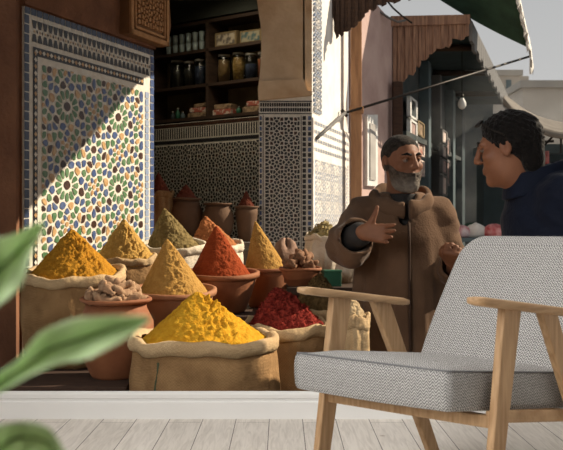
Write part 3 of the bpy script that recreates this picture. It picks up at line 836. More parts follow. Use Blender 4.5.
# front right: red flakes
_, c, r_, h_ = sack(244, 328, 321, 4.87, -0.35, 'burlap sack of dark red flakes right of the turmeric sack', M_burlap, 0.06, 0.05, 2.3, rim=M_burlap2)
heap(c, r_*0.88, 277, 288, M_chili, 'crumbly dark red flakes heaped in the sack beside the turmeric', c.z-0.12, 2.0, 0.020, 0, 'chili_heap', 1.35, 0.05, flakes=(2200, 0.017, 0.0032), nf=1.8)
# far left mustard
_, c, r_, h_ = sack(25, 124, 269, 5.2, 0.03, 'burlap sack of dark mustard spice at far left before the mosaic panel', M_burlap, 0.13, 0.05, 3.1, rim=M_burlap2)
heap(c, r_*0.88, 72, 229, M_mustard, 'dark mustard cone of spice in the far left sack', c.z-0.12, 3.0, 0.010, 0.036, 'mustard_heap', tilt=0.12)
# pale yellow behind
_, c, r_, h_ = sack(94, 156, 254, 6.0, 0.25, 'burlap sack under the pale yellow cone against the mosaic panel', M_burlap, 0.12, 0.04, 4.2, rim=M_burlap2)
heap(c, r_*0.95, 124, 219, M_lightyel, 'pale yellow cone of spice directly in front of the mosaic panel', c.z-0.12, 4.0, 0.010, 0.035, 'pale_spice_heap', tilt=0.12)
# olive
_, c, r_, h_ = sack(140, 206, 243, 6.6, 0.25, 'white canvas sack of olive green spice at the foot of the shop opening', M_canvas, 0.14, 0.05, 5.2)
heap(c, r_*0.80, 164, 208, M_olive, 'olive green coarse cone of spice in a white canvas sack', c.z-0.12, 5.0, 0.016, 0.02, 'olive_spice_heap', tilt=0.1)
# orange
_, c, r_, h_ = sack(184, 242, 242, 7.08, 0.25, 'white canvas sack of orange brown spice behind the red cone', M_canvas, 0.14, 0.05, 6.2)
heap(c, r_*0.84, 205, 216, M_orange, 'orange brown rough mound of spice behind the red cone', c.z-0.12, 6.0, 0.016, 0.02, 'orange_spice_heap', tilt=0.1)
# mustard pot
_, c, r_, h_ = pot(129, 217, 288, 5.3, 0.15, 'wide clay pot of yellow brown spice behind the turmeric sack', M_terra2, tilt=0.10)
heap(c, r_*0.78, 167, 239, M_ginger, 'tall yellow brown cone of spice in the pot behind the turmeric', c.z-0.09, 7.0, 0.006, 0.022, 'yellow_spice_heap', tilt=0.06)
# paprika pot
_, c, r_, h_ = pot(180, 260, 271, 5.74, 0.25, 'wide clay pot of red paprika in the middle of the display', M_terra, tilt=0.08, seed=2)
heap(c, r_*0.77, 216, 226, M_paprika, 'tall smooth red cone of paprika', c.z-0.09, 8.0, 0.005, 0.018, 'paprika_heap', tilt=0.05)
# tan pot
_, c, r_, h_ = pot(239, 294, 266, 6.1, 0.25, 'clay pot of tan spice right of the paprika pot', M_terra, tilt=0.06, seed=3)
heap(c, r_*0.80, 255, 221, M_ginger, 'tall narrow tan cone of spice beside the dark tiled pillar', c.z-0.09, 9.0, 0.005, 0.012, 'tan_spice_heap', tilt=0.04)
# herbs
_, c, r_, h_ = sack(289, 347, 306, 5.2, 0.15, 'small burlap sack of dried herbs behind the far armrest', M_burlap2, 0.08, 0.04, 7.7)
heap(c, r_*0.90, 320, 274, M_herb, 'dark dried herbs mounded behind the far armrest', c.z-0.12, 10.0, 0.020, 0, 'herb_heap', 1.4, 0.04, flakes=(1200, 0.014, 0.003), nf=1.8)
# white sacks by the pillar
_, c, r_, h_ = sack(306, 341, 234, 6.3, 0.40, 'upright white sack of dry leaves beside the sunlit white wall', M_canvas, 0.08, 0.03, 8.3, taper=0.8)
heap(c, r_*0.92, 326, 221, M_herb and mat('dry_leaf_flakes', (0.45, 0.36, 0.18), 0.9, (0.28, 0.22, 0.09), 30, 1, 40), 'pale dry leaves filling the white sack by the pillar', c.z-0.12, 11.0, 0.03, 0, 'dried_leaves_heap', 1.5, flakes=(250, 0.03, 0.006))
_, c, r_, h_ = sack(336, 358, 250, 6.0, 0.40, 'narrow white sack partly hidden by the bearded man\'s sleeve', M_canvas, 0.05, 0.03, 9.3, taper=0.5)
# pale sack seen between the armrest supports
_, c, r_, h_ = sack(337, 369, 314, 4.74, -0.35, 'pale sunlit sack seen through the gap of the far chair side', M_burlap2, 0.05, 0.05, 10.1)
heap(c, r_*0.90, 350, 300, mat('pale_grain', (0.50, 0.38, 0.23), 0.9, (0.36, 0.26, 0.14), 40, 1, 60), 'pale grain in the sack seen through the far chair side', c.z-0.12, 12.0, 0.02, 0, 'grain_heap', 1.6)
# closed pinkish cloth bundle
def bundle(name, c0, sx, sy, sz, m_, label, seed, cat='bag'):
    prof = [(0.001, 0), (0.8, 0.0), (0.95, 0.18), (1.0, 0.45), (0.88, 0.75), (0.6, 0.93), (0.25, 1.0), (0.001, 1.0)]
    def fn(p, th, r, z):
        k = 1+0.10*nz((math.cos(th), math.sin(th), z), 2.2, seed)+0.04*math.sin(th*6+seed)
        return Vector((p.x*k*sx, p.y*k*sy, p.z*sz*(1+0.08*math.sin(th*2+seed)*(z > 0.1))))
    return tag(MB().lathe(prof, 40, fn=fn).build(name, m_, loc=c0), label, cat)
bundle('cloth_bundle', (0.03, 6.60, 0.25), 0.10, 0.09, 0.385, M_pinkcloth, 'folded pinkish cloth sack at the foot of the dark tiled pillar', 1.0, 'sack')

# pot of dried roots
_, rc_, rr_, rh_ = pot(80, 152, 297, 4.75, 0.03, 'round bellied clay pot heaped with dried roots behind the big leaf', M_terra, 'belly', tilt=0.05, seed=4)
def root_mesh(name, L, r, seed, m_):
    pts = []; rad = []
    for i in range(11):
        t = i/10
        pts.append(Vector((L*(t-0.5), 0.25*L*math.sin(t*3+seed), 0.12*L*math.sin(t*5+seed*2))))
        rad.append(r*(0.55+0.45*math.sin(math.pi*min(1, max(0.06, t)))+0.22*math.sin(t*17+seed)))
    mb = MB().tube(pts, rad, 10)
    for s_ in (3, 7):
        p = pts[s_]; d = Vector((0.3*math.sin(seed*s_), math.cos(seed*s_), 0.6)).normalized()
        mb.tube([p, p+d*r*1.2, p+d*r*2.1], [r*0.75, r*0.7, r*0.35], 8)
    o = mb.build(name, m_); return o
protos = [root_mesh('dried_root', 0.12, 0.021, 1.0+i*1.7, M_root) for i in range(3)]
spots = []
for lay, (nn, rr2, dz) in enumerate([(7, 0.105, 0.012), (5, 0.062, 0.042), (3, 0.03, 0.07)]):
    for k in range(nn):
        th = 2*math.pi*k/nn+lay*0.5; spots.append((rr2*math.cos(th), rr2*math.sin(th), dz, th))
for i, (x, y, dz, th) in enumerate(spots):
    o = protos[i] if i < 3 else protos[i % 3].copy()
    if i >= 3: COL.objects.link(o)
    o.location = (rc_.x+x, rc_.y+y, rc_.z+dz-0.012); o.rotation_euler = (random.uniform(-.25, .25), random.uniform(-.3, .3), th+random.uniform(0.6, 1.6))
    tag(o, 'knobbly dried root piled in the bellied clay pot', 'root', 'dried roots in the bellied clay pot')
MB().lathe([(0.001, 0), (rr_*0.74, 0), (rr_*0.78, 0.07), (rr_*0.5, 0.085), (0.001, 0.095)], 32).build('root_pieces', M_root, loc=(rc_.x, rc_.y, rc_.z-0.089))
tag(bpy.data.objects['root_pieces'], 'bed of dry root pieces filling the bellied clay pot', 'roots', None, 'stuff')
# bowl of brown roots
_, bc_, br_, bh_ = pot(279, 322, 267, 5.76, 0.40, 'shallow clay bowl of brown roots right of the tan spice pot', M_terra, tilt=0.04, name='clay_bowl', seed=5)
MB().lathe([(0.001, 0), (br_*0.74, 0), (br_*0.80, 0.06), (br_*0.5, 0.075), (0.001, 0.08)], 32).build('root_chips', M_root2, loc=(bc_.x, bc_.y, bc_.z-0.089))
tag(bpy.data.objects['root_chips'], 'bed of brown root chips in the shallow clay bowl', 'roots', None, 'stuff')
pr2 = [root_mesh('brown_root', 0.085, 0.026, 0.5+i*2.1, M_root2) for i in range(2)]
k = 0
for (nn, rr2, dz) in [(5, 0.07, 0.016), (3, 0.03, 0.05)]:
    for j in range(nn):
        th = 2*math.pi*j/nn+0.3
        o = pr2[k] if k < 2 else pr2[k % 2].copy()
        if k >= 2: COL.objects.link(o)
        k += 1
        o.location = (bc_.x+rr2*math.cos(th), bc_.y+rr2*math.sin(th), bc_.z+dz); o.rotation_euler = (random.uniform(-.2, .2), random.uniform(-.2, .2), th+1.2)
        tag(o, 'smooth brown root in the shallow clay bowl', 'root', 'brown roots in the shallow clay bowl')
# green tin under the white sacks
m = MB(); m.box((-0.05, -0.04, 0), (0.05, 0.04, 0.085)); tin = thing('green_tin', 'small dark green tin box between the white sacks', 'tin', (0.285, 5.72, 0.40), 0.2)
m.build('tin_box', M_green_box, tin, 0.004); MB().box((-0.053, -0.043, 0.078), (0.053, 0.043, 0.094)).build('lid', M_green_box, tin, 0.004)

# in the shade inside the shop
def P2(px, py, Y): return P(px, py, Y)
_, c, r_, h_ = sack(148, 173, 191, 7.75, 0.62, 'shaded sack with a dark red cone against the shop back wall', M_burlap, 0.05, 0.04, 3.3, name='spice_sack')
heap(c, r_*0.85, 158, 172, M_darkred, 'dark red cone in the shaded sack at the shop\'s left corner', c.z-0.12, 13, 0.01, 0, 'dark_red_heap')
_, c, r_, h_ = pot(169, 202, 198, 7.8, 0.62, 'large shaded clay pot with a low brown heap inside the shop', M_shadeclay, 'belly')
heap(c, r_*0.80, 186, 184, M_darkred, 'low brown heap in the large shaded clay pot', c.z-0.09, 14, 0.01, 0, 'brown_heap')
_, c, r_, h_ = pot(203, 233, 203, 7.75, 0.62, 'shaded pot with a wide pale rim inside the shop', M_shadeclay, 'belly')
_, c, r_, h_ = pot(234, 259, 206, 7.78, 0.62, 'shaded clay pot nearest the pillar inside the shop', M_shadeclay)
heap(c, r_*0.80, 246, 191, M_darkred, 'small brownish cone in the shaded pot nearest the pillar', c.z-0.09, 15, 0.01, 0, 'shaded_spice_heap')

# ------------------------------------------------------------------ shop shelf with jars, glasses, packets
rz = math.atan2(be.y, be.x)
sh = thing('jar_shelf', 'dark wooden shelf unit of six compartments in the shop\'s back wall', 'shelf', bo, rz)
def lz(px, py): return b_z(px, py)
u_l, u_m, u_r = b_u(146), b_u(207), b_u(266)
zrow = [lz(205, 116), lz(205, 83.5), lz(205, 48.5), lz(205, 20)]
DP = 0.30
MB().box((u_l, DP, zrow[0]-0.02), (u_r, DP+0.02, zrow[3]+0.05)).build('back_panel', M_shelfwood, sh)
for z in zrow: MB().box((u_l, 0.0, z-0.03), (u_r, DP, z)).build('shelf_board', M_darkwood, sh)
for u in (u_l, u_m, u_r): MB().box((u-0.018, 0.0, zrow[0]), (u+0.018, DP, zrow[3])).build('upright', M_darkwood, sh)
def on_shelf(u, dep, z): return bo+be*u-bn*dep+Vector((0, 0, z))
M_lid = mat('pale_jar_lid', (0.45, 0.42, 0.36), 0.5)
def jar(px0, px1, top, row, cont, fill, label):
    u = (b_u(px0)+b_u(px1))/2; rad = (b_u(px1)-b_u(px0))/2*0.92; z0 = zrow[row]; H = lz((px0+px1)/2, top)-z0
    root = thing('glass_jar', label, 'jar', on_shelf(u, 0.13, z0), rz)
    MB().lathe([(0.001, 0), (rad*0.95, 0), (rad, 0.01), (rad, H*0.82), (rad*0.82, H*0.90), (rad*0.82, H*0.93), (rad*0.78, H*0.93), (rad*0.78, H*0.9), (rad*0.93, H*0.8), (rad*0.93, 0.01), (0.001, 0.01)], 24).build('glass_body', M_glass, root)
    MB().lathe([(0.001, 0.013), (rad*0.90, 0.013), (rad*0.90, H*fill), (0.001, H*fill+0.01)], 24).build('contents', cont, root)
    MB().lathe([(0.001, H*0.925), (rad*0.9, H*0.925), (rad*0.9, H), (0.001, H)], 24).build('lid', M_lid, root)
C_dk = mat('dark_tea', (0.045, 0.035, 0.03), 0.9); C_wh = mat('white_grain', (0.6, 0.52, 0.42), 0.9); C_br = mat('brown_seed', (0.22, 0.12, 0.05), 0.9)
C_go = mat('golden_pod', (0.5, 0.29, 0.09), 0.9, (0.25, 0.13, 0.04), 40); C_nv = mat('indigo_chunks', (0.04, 0.045, 0.08), 0.9); C_rd = mat('rust_seed', (0.3, 0.09, 0.04), 0.9)
jar(163, 174, 59, 1, C_dk, 0.78, 'leftmost dark filled glass jar on the middle shelf')
jar(176, 184.5, 60, 1, C_dk, 0.70, 'slimmer dark jar second from left on the middle shelf')
jar(186.5, 196, 58, 1, C_nv, 0.74, 'bluish dark jar third from left on the middle shelf')
jar(197.5, 206, 57, 1, C_wh, 0.40, 'jar half full of white grain beside the shelf\'s centre upright')
jar(210, 221, 53, 1, C_br, 0.8, 'wide jar of brown seed just right of the centre upright')
jar(224.5, 235, 51, 1, C_go, 0.82, 'jar of golden pods, brightest on the middle shelf')
jar(237, 247.5, 52, 1, C_nv, 0.6, 'jar of indigo chunks right of the golden jar')
jar(249.5, 258.5, 51, 1, C_rd, 0.75, 'jar of rust red seed nearest the arch on the middle shelf')
# tumblers, two stacked tiers
for tier in range(2):
    for i in range(7):
        px = 162+i*6.6; u = b_u(px); rad = 0.030; H = 0.10
        if tier == 0 and i == 0:
            g0 = MB().lathe([(0.001, 0), (rad*0.75, 0), (rad, H), (rad*0.9, H), (rad*0.68, 0.012), (0.001, 0.012)], 18).build('glass_tumbler', M_tumbler); o = g0
        else:
            o = g0.copy(); COL.objects.link(o)
        o.location = on_shelf(u, 0.10, zrow[2]+tier*0.104)
        tag(o, ['clear tumbler in the lower tier on the upper left shelf', 'clear tumbler stacked in the top tier on the upper left shelf'][tier], 'glass', ['lower tumblers on the upper shelf', 'upper tumblers on the upper shelf'][tier])
def packet(px0, px1, top, row, m_, label, dep=0.08, th=0.05, name='packet', lean=0.0, inner=None, zoff=0.0, h=None):
    u0, u1 = b_u(px0), b_u(px1); z0 = zrow[row]+zoff; H = h or (lz((px0+px1)/2, top)-z0)
    c0 = on_shelf((u0+u1)/2, dep, z0)
    hw = (u1-u0)/2
    if inner is not None:
        root = thing(name, label, 'box', c0, rz+lean)
        MB().box((-hw, 0, 0), (hw, th, H)).build('box', m_, root, 0.003)
        MB().box((-hw*0.84, -0.004, H*0.14), (hw*0.84, 0, H*0.86)).build('printed_front', inner, root)
    else:
        o = MB().box((-hw, 0, 0), (hw, th, H)).build(name, m_, None, 0.008, loc=c0, rotz=rz+lean); tag(o, label, 'packet')
packet(211.5, 233, 31, 2, M_shelfwood, 'framed dark picture box left of two on the upper right shelf', 0.05, 0.05, 'picture_box', inner=M_card1)
packet(236.5, 258, 29, 2, M_shelfwood, 'teal printed box nearest the arch on the upper right shelf', 0.05, 0.05, 'picture_box', inner=M_card2)
packet(184, 206, 0, 0, M_packet_tan, 'tan packet lying at the bottom of the pile left of the upright', 0.05, 0.14, h=0.05)
packet(186, 205, 0, 0, M_packet_red, 'reddish packet in the middle of the pile left of the upright', 0.06, 0.13, zoff=0.052, h=0.05, lean=0.1)
packet(188, 203, 0, 0, M_packet_tan, 'tan packet on top of the pile left of the upright', 0.07, 0.12, zoff=0.104, h=0.04, lean=-0.1)
packet(209, 227, 0, 0, M_packet_red, 'red and white packet right of the upright on the lowest shelf', 0.05, 0.12, h=0.06)
packet(210, 226, 0, 0, M_packet_tan, 'pale packet on the red and white packet', 0.06, 0.12, zoff=0.062, h=0.05, lean=0.08)
packet(239, 259, 0, 0, M_packet_tan, 'long tan packet at the right end of the lowest shelf', 0.05, 0.14, h=0.06)
packet(243, 258, 0, 0, M_packet_red, 'reddish packet slanting on the long tan packet', 0.06, 0.12, zoff=0.064, h=0.05, lean=0.15)
for i, (px, hh, mm, lb) in enumerate([(166, 0.09, M_teal, 'small teal bottle at the left end of the lowest shelf'), (171, 0.12, M_green_box, 'taller dark green bottle on the lowest shelf'), (176, 0.08, M_bluegrey, 'short blue grey bottle on the lowest shelf'), (232, 0.08, M_green_box, 'lone green bottle between the packet piles')]):
    u = b_u(px); rd = 0.024
    root = thing('small_bottle', lb, 'bottle', on_shelf(u, 0.1, zrow[0]), rz)
    MB().lathe([(0.001, 0), (rd, 0), (rd, hh*0.6), (rd*0.4, hh*0.8), (rd*0.4, hh*0.9), (0.001, hh*0.9)], 16).build('bottle_body', mm, root)
    MB().lathe([(0.001, hh*0.9), (rd*0.5, hh*0.9), (rd*0.5, hh), (0.001, hh)], 12).build('cap', M_lid, root)

# ------------------------------------------------------------------ the street behind
# brown eave with ragged edge over the white wall
m = MB()
edge = [(332, 12), (334, 30), (336, 39), (339, 33), (341, 37), (344, 31), (348, 31), (351, 27), (355, 27), (358, 21), (362, 19), (365, 13), (369, 9), (373, 11), (377, 4), (382, 6), (387, 1), (394, 3), (401, -3), (409, 0), (416, -6)]
def ev(px, py): return P(px, py, 8.62-(px-331)/87*0.10)
for i in range(len(edge)-1):
    p0, q0 = edge[i]; p1, q1 = edge[i+1]
    m.prism([v+Vector((0, 0.012*(i % 2), 0)) for v in (ev(p0, q0), ev(p1, (q0+q1)/2), ev(p1, -16), ev(p0, -16))], (0, 0.03, 0))
tag(m.build('ragged_eave', M_boardwood, None), 'dark brown ragged wooden eave hanging at top centre over the white wall', 'eave')
# orange wooden post
post = thing('wooden_post', 'orange brown wooden post between the white wall and the pink wall', 'post', (0.676, 9.08, GZ))
MB().box((-0.046, -0.05, 0), (0.05, 0.05, 4.3)).build('shaft', M_postwood, post, 0.008)
MB().box((-0.062, -0.06, 2.78), (0.066, 0.06, 2.84)).build('collar', M_postwood, post, 0.006)
# pink wall
ka = Vector((0.745, 9.35, 0)); kb = Vector((1.13, 10.12, 0)); ke = (kb-ka).normalized(); KL = (kb-ka).length; kn = Vector((ke.y, -ke.x, 0))
def k3(u, v): return ka+ke*u+Vector((0, 0, v))
def k_u(px):
    q_ = (px-281.5)/1000; return (q_*ka.y-ka.x)/(ke.x-q_*ke.y)
def k_z(px, py): return CAM_Z+(225-py)*(ka.y+ke.y*k_u(px))/1000
m = MB(); m.prism([k3(-0.02, GZ), k3(KL, GZ), k3(KL, k_z(391, 22)), k3(k_u(371), k_z(371, -2)), k3(-0.02, k_z(362, -14))], -kn*0.12)
structure(m.build('wall_street_pink', M_plaster_pink))
m = MB(); ua, ub = k_u(364), k_u(374.5)
m.prism([k3(ua, k_z(368, 186)), k3(ub, k_z(368, 186)), k3(ub, k_z(368, 113)), k3(ua, k_z(368, 116))], kn*0.035)
w1 = structure(m.build('window_1', M_whitepaint))
ua2, ub2 = k_u(366), k_u(371.5)
m = MB(); m.prism([k3(ua2, k_z(368, 180)), k3(ub2, k_z(368, 180)), k3(ub2, k_z(368, 124)), k3(ua2, k_z(368, 124))], kn*0.045)
m.build('pane', mat('grey_shutter', (0.40, 0.38, 0.36), 0.6), w1)
# dark street post
m = MB().box((-0.05, -0.05, 0), (0.05, 0.05, 3.2)); sp_ = thing('street_post', 'weathered dark post just right of the pink wall', 'post', (1.16, 10.0, GZ)); m.build('shaft', M_boardwood, sp_, 0.01)
# awning rod
m = MB(); r_a = P(345, 113, 8.9); r_b = P(531, 56, 10.6)
rod = thing('awning_rod', 'long dark iron rod slanting across the street to the green awning', 'rod', r_a)
MB().tube([(0, 0, 0), r_b-r_a], 0.012, 10).build('rod', M_metal, rod)
MB().tube([(0, 0, 0), P(313.5, 138, 7.95)-r_a+wn*0.03], 0.015, 10).build('wall_brace', M_greymetal, rod)
MB().tube([(-0.03, 0, 0.03), (0.02, 0, -0.03)], 0.018, 8).build('hook', M_metal, rod)
# green awning
B_ = P(530, 49, 10.6); A_ = P(515, -18, 9.7); U_ = P(441, 0, 10.8)-B_
aw = thing('green_awning', 'dark green striped awning with ragged white edge at top right', 'awning', B_)
g = []
for i in range(12):
    row = []
    for j in range(25):
        a = j/24; p = A_+(B_-A_)*a+U_*(i/11*1.15)
        p.z += -0.03*math.sin(math.pi*i/11)+0.008*math.cos(j*math.pi)
        row.append(p-B_)
    g.append(row)
MB().sheet(g).build('canopy', M_greencloth, aw, solid=0.006)
m = MB(); row0 = []; row1 = []
for j in range(61):
    a = j/60; p = A_+(B_+(B_-A_)*0.02-A_)*a-B_
    row0.append(p+Vector((0.01, 0, 0.02)))
    row1.append(p+Vector((0.018+0.02*math.sin(j*1.3), 0, -0.05-0.10*abs(math.sin(j*0.9+0.4))-0.04*random.random()-0.12*(a > 0.9))))
m.sheet([row0, row1]); tag(m.build('ragged_valance', M_whitecloth, aw, solid=0.004), 'tattered white hanging edge')
# stall canopy: brown valance facing us, roof running back
cz = P(0, 22, 10.1).z
c0 = Vector((1.14, 10.1, cz)); c1 = P(469, 21, 10.1); c2 = Vector((3.80, 16.6, cz-0.05)); c3 = Vector((2.95, 16.6, cz-0.05))
st = thing('stall_canopy', 'long wooden stall roof with ragged brown boards along its near end', 'canopy', c0)
m = MB(); m.prism([p-c0 for p in (c0, c1, c2, c3)], (0, 0, 0.06)); m.build('roof_deck', M_tealdark, st)
edge = [(393, 100), (396, 92), (398, 95), (402, 82), (405, 80), (408, 74), (413, 76), (416, 66), (419, 68), (421, 60), (426, 60), (429, 54), (433, 53), (436, 48), (441, 49), (445, 46), (449, 48), (452, 38), (457, 39), (461, 40), (465, 37), (469, 34)]
m = MB()
for i in range(len(edge)-1):
    p0, q0 = edge[i]; p1, q1 = edge[i+1]
    lo0 = P(p0, q0, 10.08); lo1 = P(p1, (q0+q1)/2, 10.08)
    hi0 = P(p0, 24, 10.08); hi1 = P(p1, 24, 10.08)
    yo = 0.012*(i % 2)
    m.prism([v-c0+Vector((0, yo, 0)) for v in (lo0, lo1, hi1, hi0)], (0, 0.02, 0))
m.build('board_valance', M_valance, st)
MB().prism([v-c0 for v in (P(391, 26, 10.06), P(470, 23.5, 10.06), P(470, 14.5, 10.06), P(391, 16, 10.06))], (0, 0.06, 0)).build('beam', M_valance, st)
m = MB(); n = 26
for i in range(n):
    a0 = i/n; a1 = (i+0.94)/n
    p0 = c1+(c2-c1)*a0-c0; p1 = c1+(c2-c1)*a1-c0
    dd = 0.20+0.05*(i % 2)
    m.prism([p0, p1, p1-Vector((0, 0, dd)), p0-Vector((0, 0, dd))], (0.03, -0.01, 0))
m.build('side_valance', M_greymetal, st)
for t_ in (0.18, 0.45, 0.75):
    p = c0+(c3-c0)*t_+Vector((0.02, 0, 0))-c0; q_ = c1+(c2-c1)*t_-c0
    MB().tube([p-Vector((0, 0, 0.05)), q_-Vector((0, 0, 0.05))], 0.04, 6).build('rafter', M_boardwood, st)
# stall wall
sa = Vector((1.16, 10.2, 0)); sb = Vector((3.0, 16.6, 0)); se = (sb-sa).normalized(); SL = (sb-sa).length; sn = Vector((se.y, -se.x, 0))
def s3(u, v): return sa+se*u+Vector((0, 0, v))
def s_u(px):
    q_ = (px-281.5)/1000; return (q_*sa.y-sa.x)/(se.x-q_*se.y)
def s_z(px, py): return CAM_Z+(225-py)*(sa.y+se.y*s_u(px))/1000
m = MB(); m.prism([s3(0, GZ), s3(SL, GZ), s3(SL, cz), s3(0, cz)], -sn*0.15)
structure(m.build('wall_stalls', M_teal))
# posts and lintel of the stalls
m = MB(); ul = s_u(412)
for px, wdt in ((420, 0.10), (432, 0.08), (446, 0.14), (456, 0.2)):
    u = s_u(px); pst = thing('stall_post', {420: 'pale grey stall post behind the bearded man\'s head', 432: 'slim stall post beside the paper rack', 446: 'broad stall post left of the drifting smoke', 456: 'farthest dark stall post near the hanging bulb'}[px], 'post', s3(u, GZ)+sn*0.06, math.atan2(se.y, se.x))
    MB().box((-wdt, -0.06, 0), (wdt, 0.06, cz-GZ-0.12)).build('shaft', {420: M_bluegrey, 432: M_greymetal, 446: M_bluegrey, 456: M_tealdark}[px], pst, 0.01)
m = MB(); m.prism([s3(0.1, 1.66), s3(SL*0.9, 1.75), s3(SL*0.9, 1.80), s3(0.1, 1.72)], sn*0.10)
tag(m.build('stall_lintel', M_teal, None), 'grey blue beam over the stall fronts below the dark roof', 'beam')
def card(px0, px1, py0, py1, off, label, frame=M_whitepaint, inner=M_paper2, name='framed_print', cat='picture'):
    u0, u1 = s_u(px0), s_u(px1); pm = (px0+px1)/2
    z0, z1 = s_z(pm, py1), s_z(pm, py0)
    base = s3((u0+u1)/2, z0)+sn*off; root = thing(name, label, cat, base, math.atan2(se.y, se.x))
    hw = (u1-u0)/2; H = z1-z0
    f_ = 0.16
    mm = MB(); mm.box((-hw, -0.02, 0), (hw, 0.02, H*f_*0.6)).box((-hw, -0.02, H*(1-f_*0.6)), (hw, 0.02, H)).box((-hw, -0.02, 0), (-hw+hw*f_*2, 0.02, H)).box((hw-hw*f_*2, -0.02, 0), (hw, 0.02, H))
    mm.build('frame', frame, root)
    MB().box((-hw*0.9, -0.008, H*0.05), (hw*0.9, 0.006, H*0.95)).build('print', inner, root)
card(401, 408.5, 99, 119, 0.08, 'white framed print topmost on the near stall front', inner=M_teal)
card(401, 408.5, 121, 143, 0.08, 'white framed print hung below the topmost one')
card(411, 418, 122, 137, 0.06, 'small dark framed print behind the bearded man\'s head', frame=M_shelfwood, inner=M_packet_tan)
card(411, 418, 141, 156, 0.06, 'reddish print under the small dark one', frame=M_paper, inner=M_packet_red)
card(411, 418, 160, 176, 0.06, 'pale print lowest beside the bearded man\'s cheek', frame=M_paper, inner=M_paper)
for i, (y0, y1, lb) in enumerate([(131, 144, 'topmost paper in the rack right of the bearded man'), (146, 158, 'second paper down in the rack right of the bearded man'), (160, 174, 'third paper down in the rack right of the bearded man'), (176, 196, 'lowest large paper in the rack right of the bearded man')]):
    card(424.5, 430.5, y0, y1, 0.2, lb, frame=M_greymetal, inner=[M_paper, M_paper, M_paper2, M_paper][i], name='racked_paper', cat='paper')
for i, (y0, y1, lb) in enumerate([(138, 156, 'narrow upper poster on the farther stall'), (160, 186, 'narrow lower poster on the farther stall')]):
    card(438, 441.5, y0, y1, 0.1, lb, frame=M_greymetal, inner=M_paper2, name='poster', cat='poster')
# hanging bulb
bp_ = P(462, 103, 11.5); bl = thing('hanging_bulb', 'white light bulb on a wire under the stall roof', 'bulb', bp_)
MB().lathe([(0.001, -0.075), (0.03, -0.065), (0.05, -0.03), (0.045, 0.01), (0.022, 0.05), (0.02, 0.06), (0.001, 0.06)], 20).build('glass_globe', M_bulb, bl)
MB().lathe([(0.001, 0.058), (0.022, 0.058), (0.022, 0.10), (0.001, 0.10)], 14).build('socket', M_metal, bl)
MB().tube([(0, 0, 0.1), (0, 0, cz-bp_.z)], 0.005, 6).build('wire', M_metal, bl)
# goods table
tb = thing('goods_table', 'low street table of goods between the two men', 'table', (2.05, 10.6, GZ), 0.25)
MB().box((-0.4, -0.4, 1.60), (0.42, 0.5, 1.64)).build('table_top', M_bluegrey, tb)
for sx_ in (-0.36, 0.34):
    for sy_ in (-0.36, 0.42): MB().box((sx_, sy_, 0), (sx_+0.05, sy_+0.05, 1.6)).build('leg', M_darkwood, tb)
for i, (x, y, s_, mm, lb) in enumerate([(1.85, 10.35, 0.10, M_pinkred, 'pink and white cloth bundle at the left of the goods table'), (2.02, 10.4, 0.12, M_whitecloth, 'white cloth bundle in the middle of the goods table'), (2.2, 10.35, 0.11, M_red, 'red cloth bundle at the right of the goods table'), (2.05, 10.7, 0.12, M_greencloth, 'dark green bundle at the back of the goods table')]):
    bundle('cloth_bundle', (x, y, GZ+1.642), s_, s_*0.9, s_*1.2, mm, lb, i*2.0+3, 'cloth')
# grey cloth awning at right
g0_ = [(503, 97), (512, 107), (523, 117), (536, 125), (550, 130), (566, 133), (590, 135), (625, 132)]
g1_ = [(503, 95), (514, 103), (526, 112), (538, 118), (552, 122), (568, 125), (590, 127), (625, 126)]
ga = thing('grey_awning', 'sagging grey cloth awning behind the dark haired man\'s head', 'awning', P(520, 110, 11))
off_ = ga.location.copy()
rowsg = []
for i in range(7):
    t_ = i/6; row = []
    for (a, b2), (c_, d_) in zip(g0_, g1_):
        p = P(a, b2+10*(1-t_)*0.0, 10.0)*(1-t_)+P(c_, d_-2, 13.5)*t_; p.z -= 0.10*math.sin(math.pi*t_); row.append(p-off_)
    rowsg.append(row)
MB().sheet(rowsg).build('canopy_cloth', M_greycloth, ga, solid=0.01, sub=1)
m = MB(); fr_ = [P(a, b2, 10.0)-off_ for a, b2 in g0_]
m.sheet([fr_, [p+Vector((0, 0, -0.07)) for p in fr_]]); m.build('front_hem', M_greycloth, ga, solid=0.008)
for (a, b2), (c_, d_) in (((556, 133), (540, 150)), ((561, 133), (561, 152))):
    MB().tube([P(a, b2, 10.05)-off_, P(c_, d_, 10.6)-off_], 0.012, 6).build('brace', M_metal, ga)
for px in (600,):
    MB().tube([P(px, 134, 10.05)-off_, Vector((P(px, 134, 10.05).x, 10.05, GZ))-off_], 0.03, 8).build('pole', M_metal, ga)
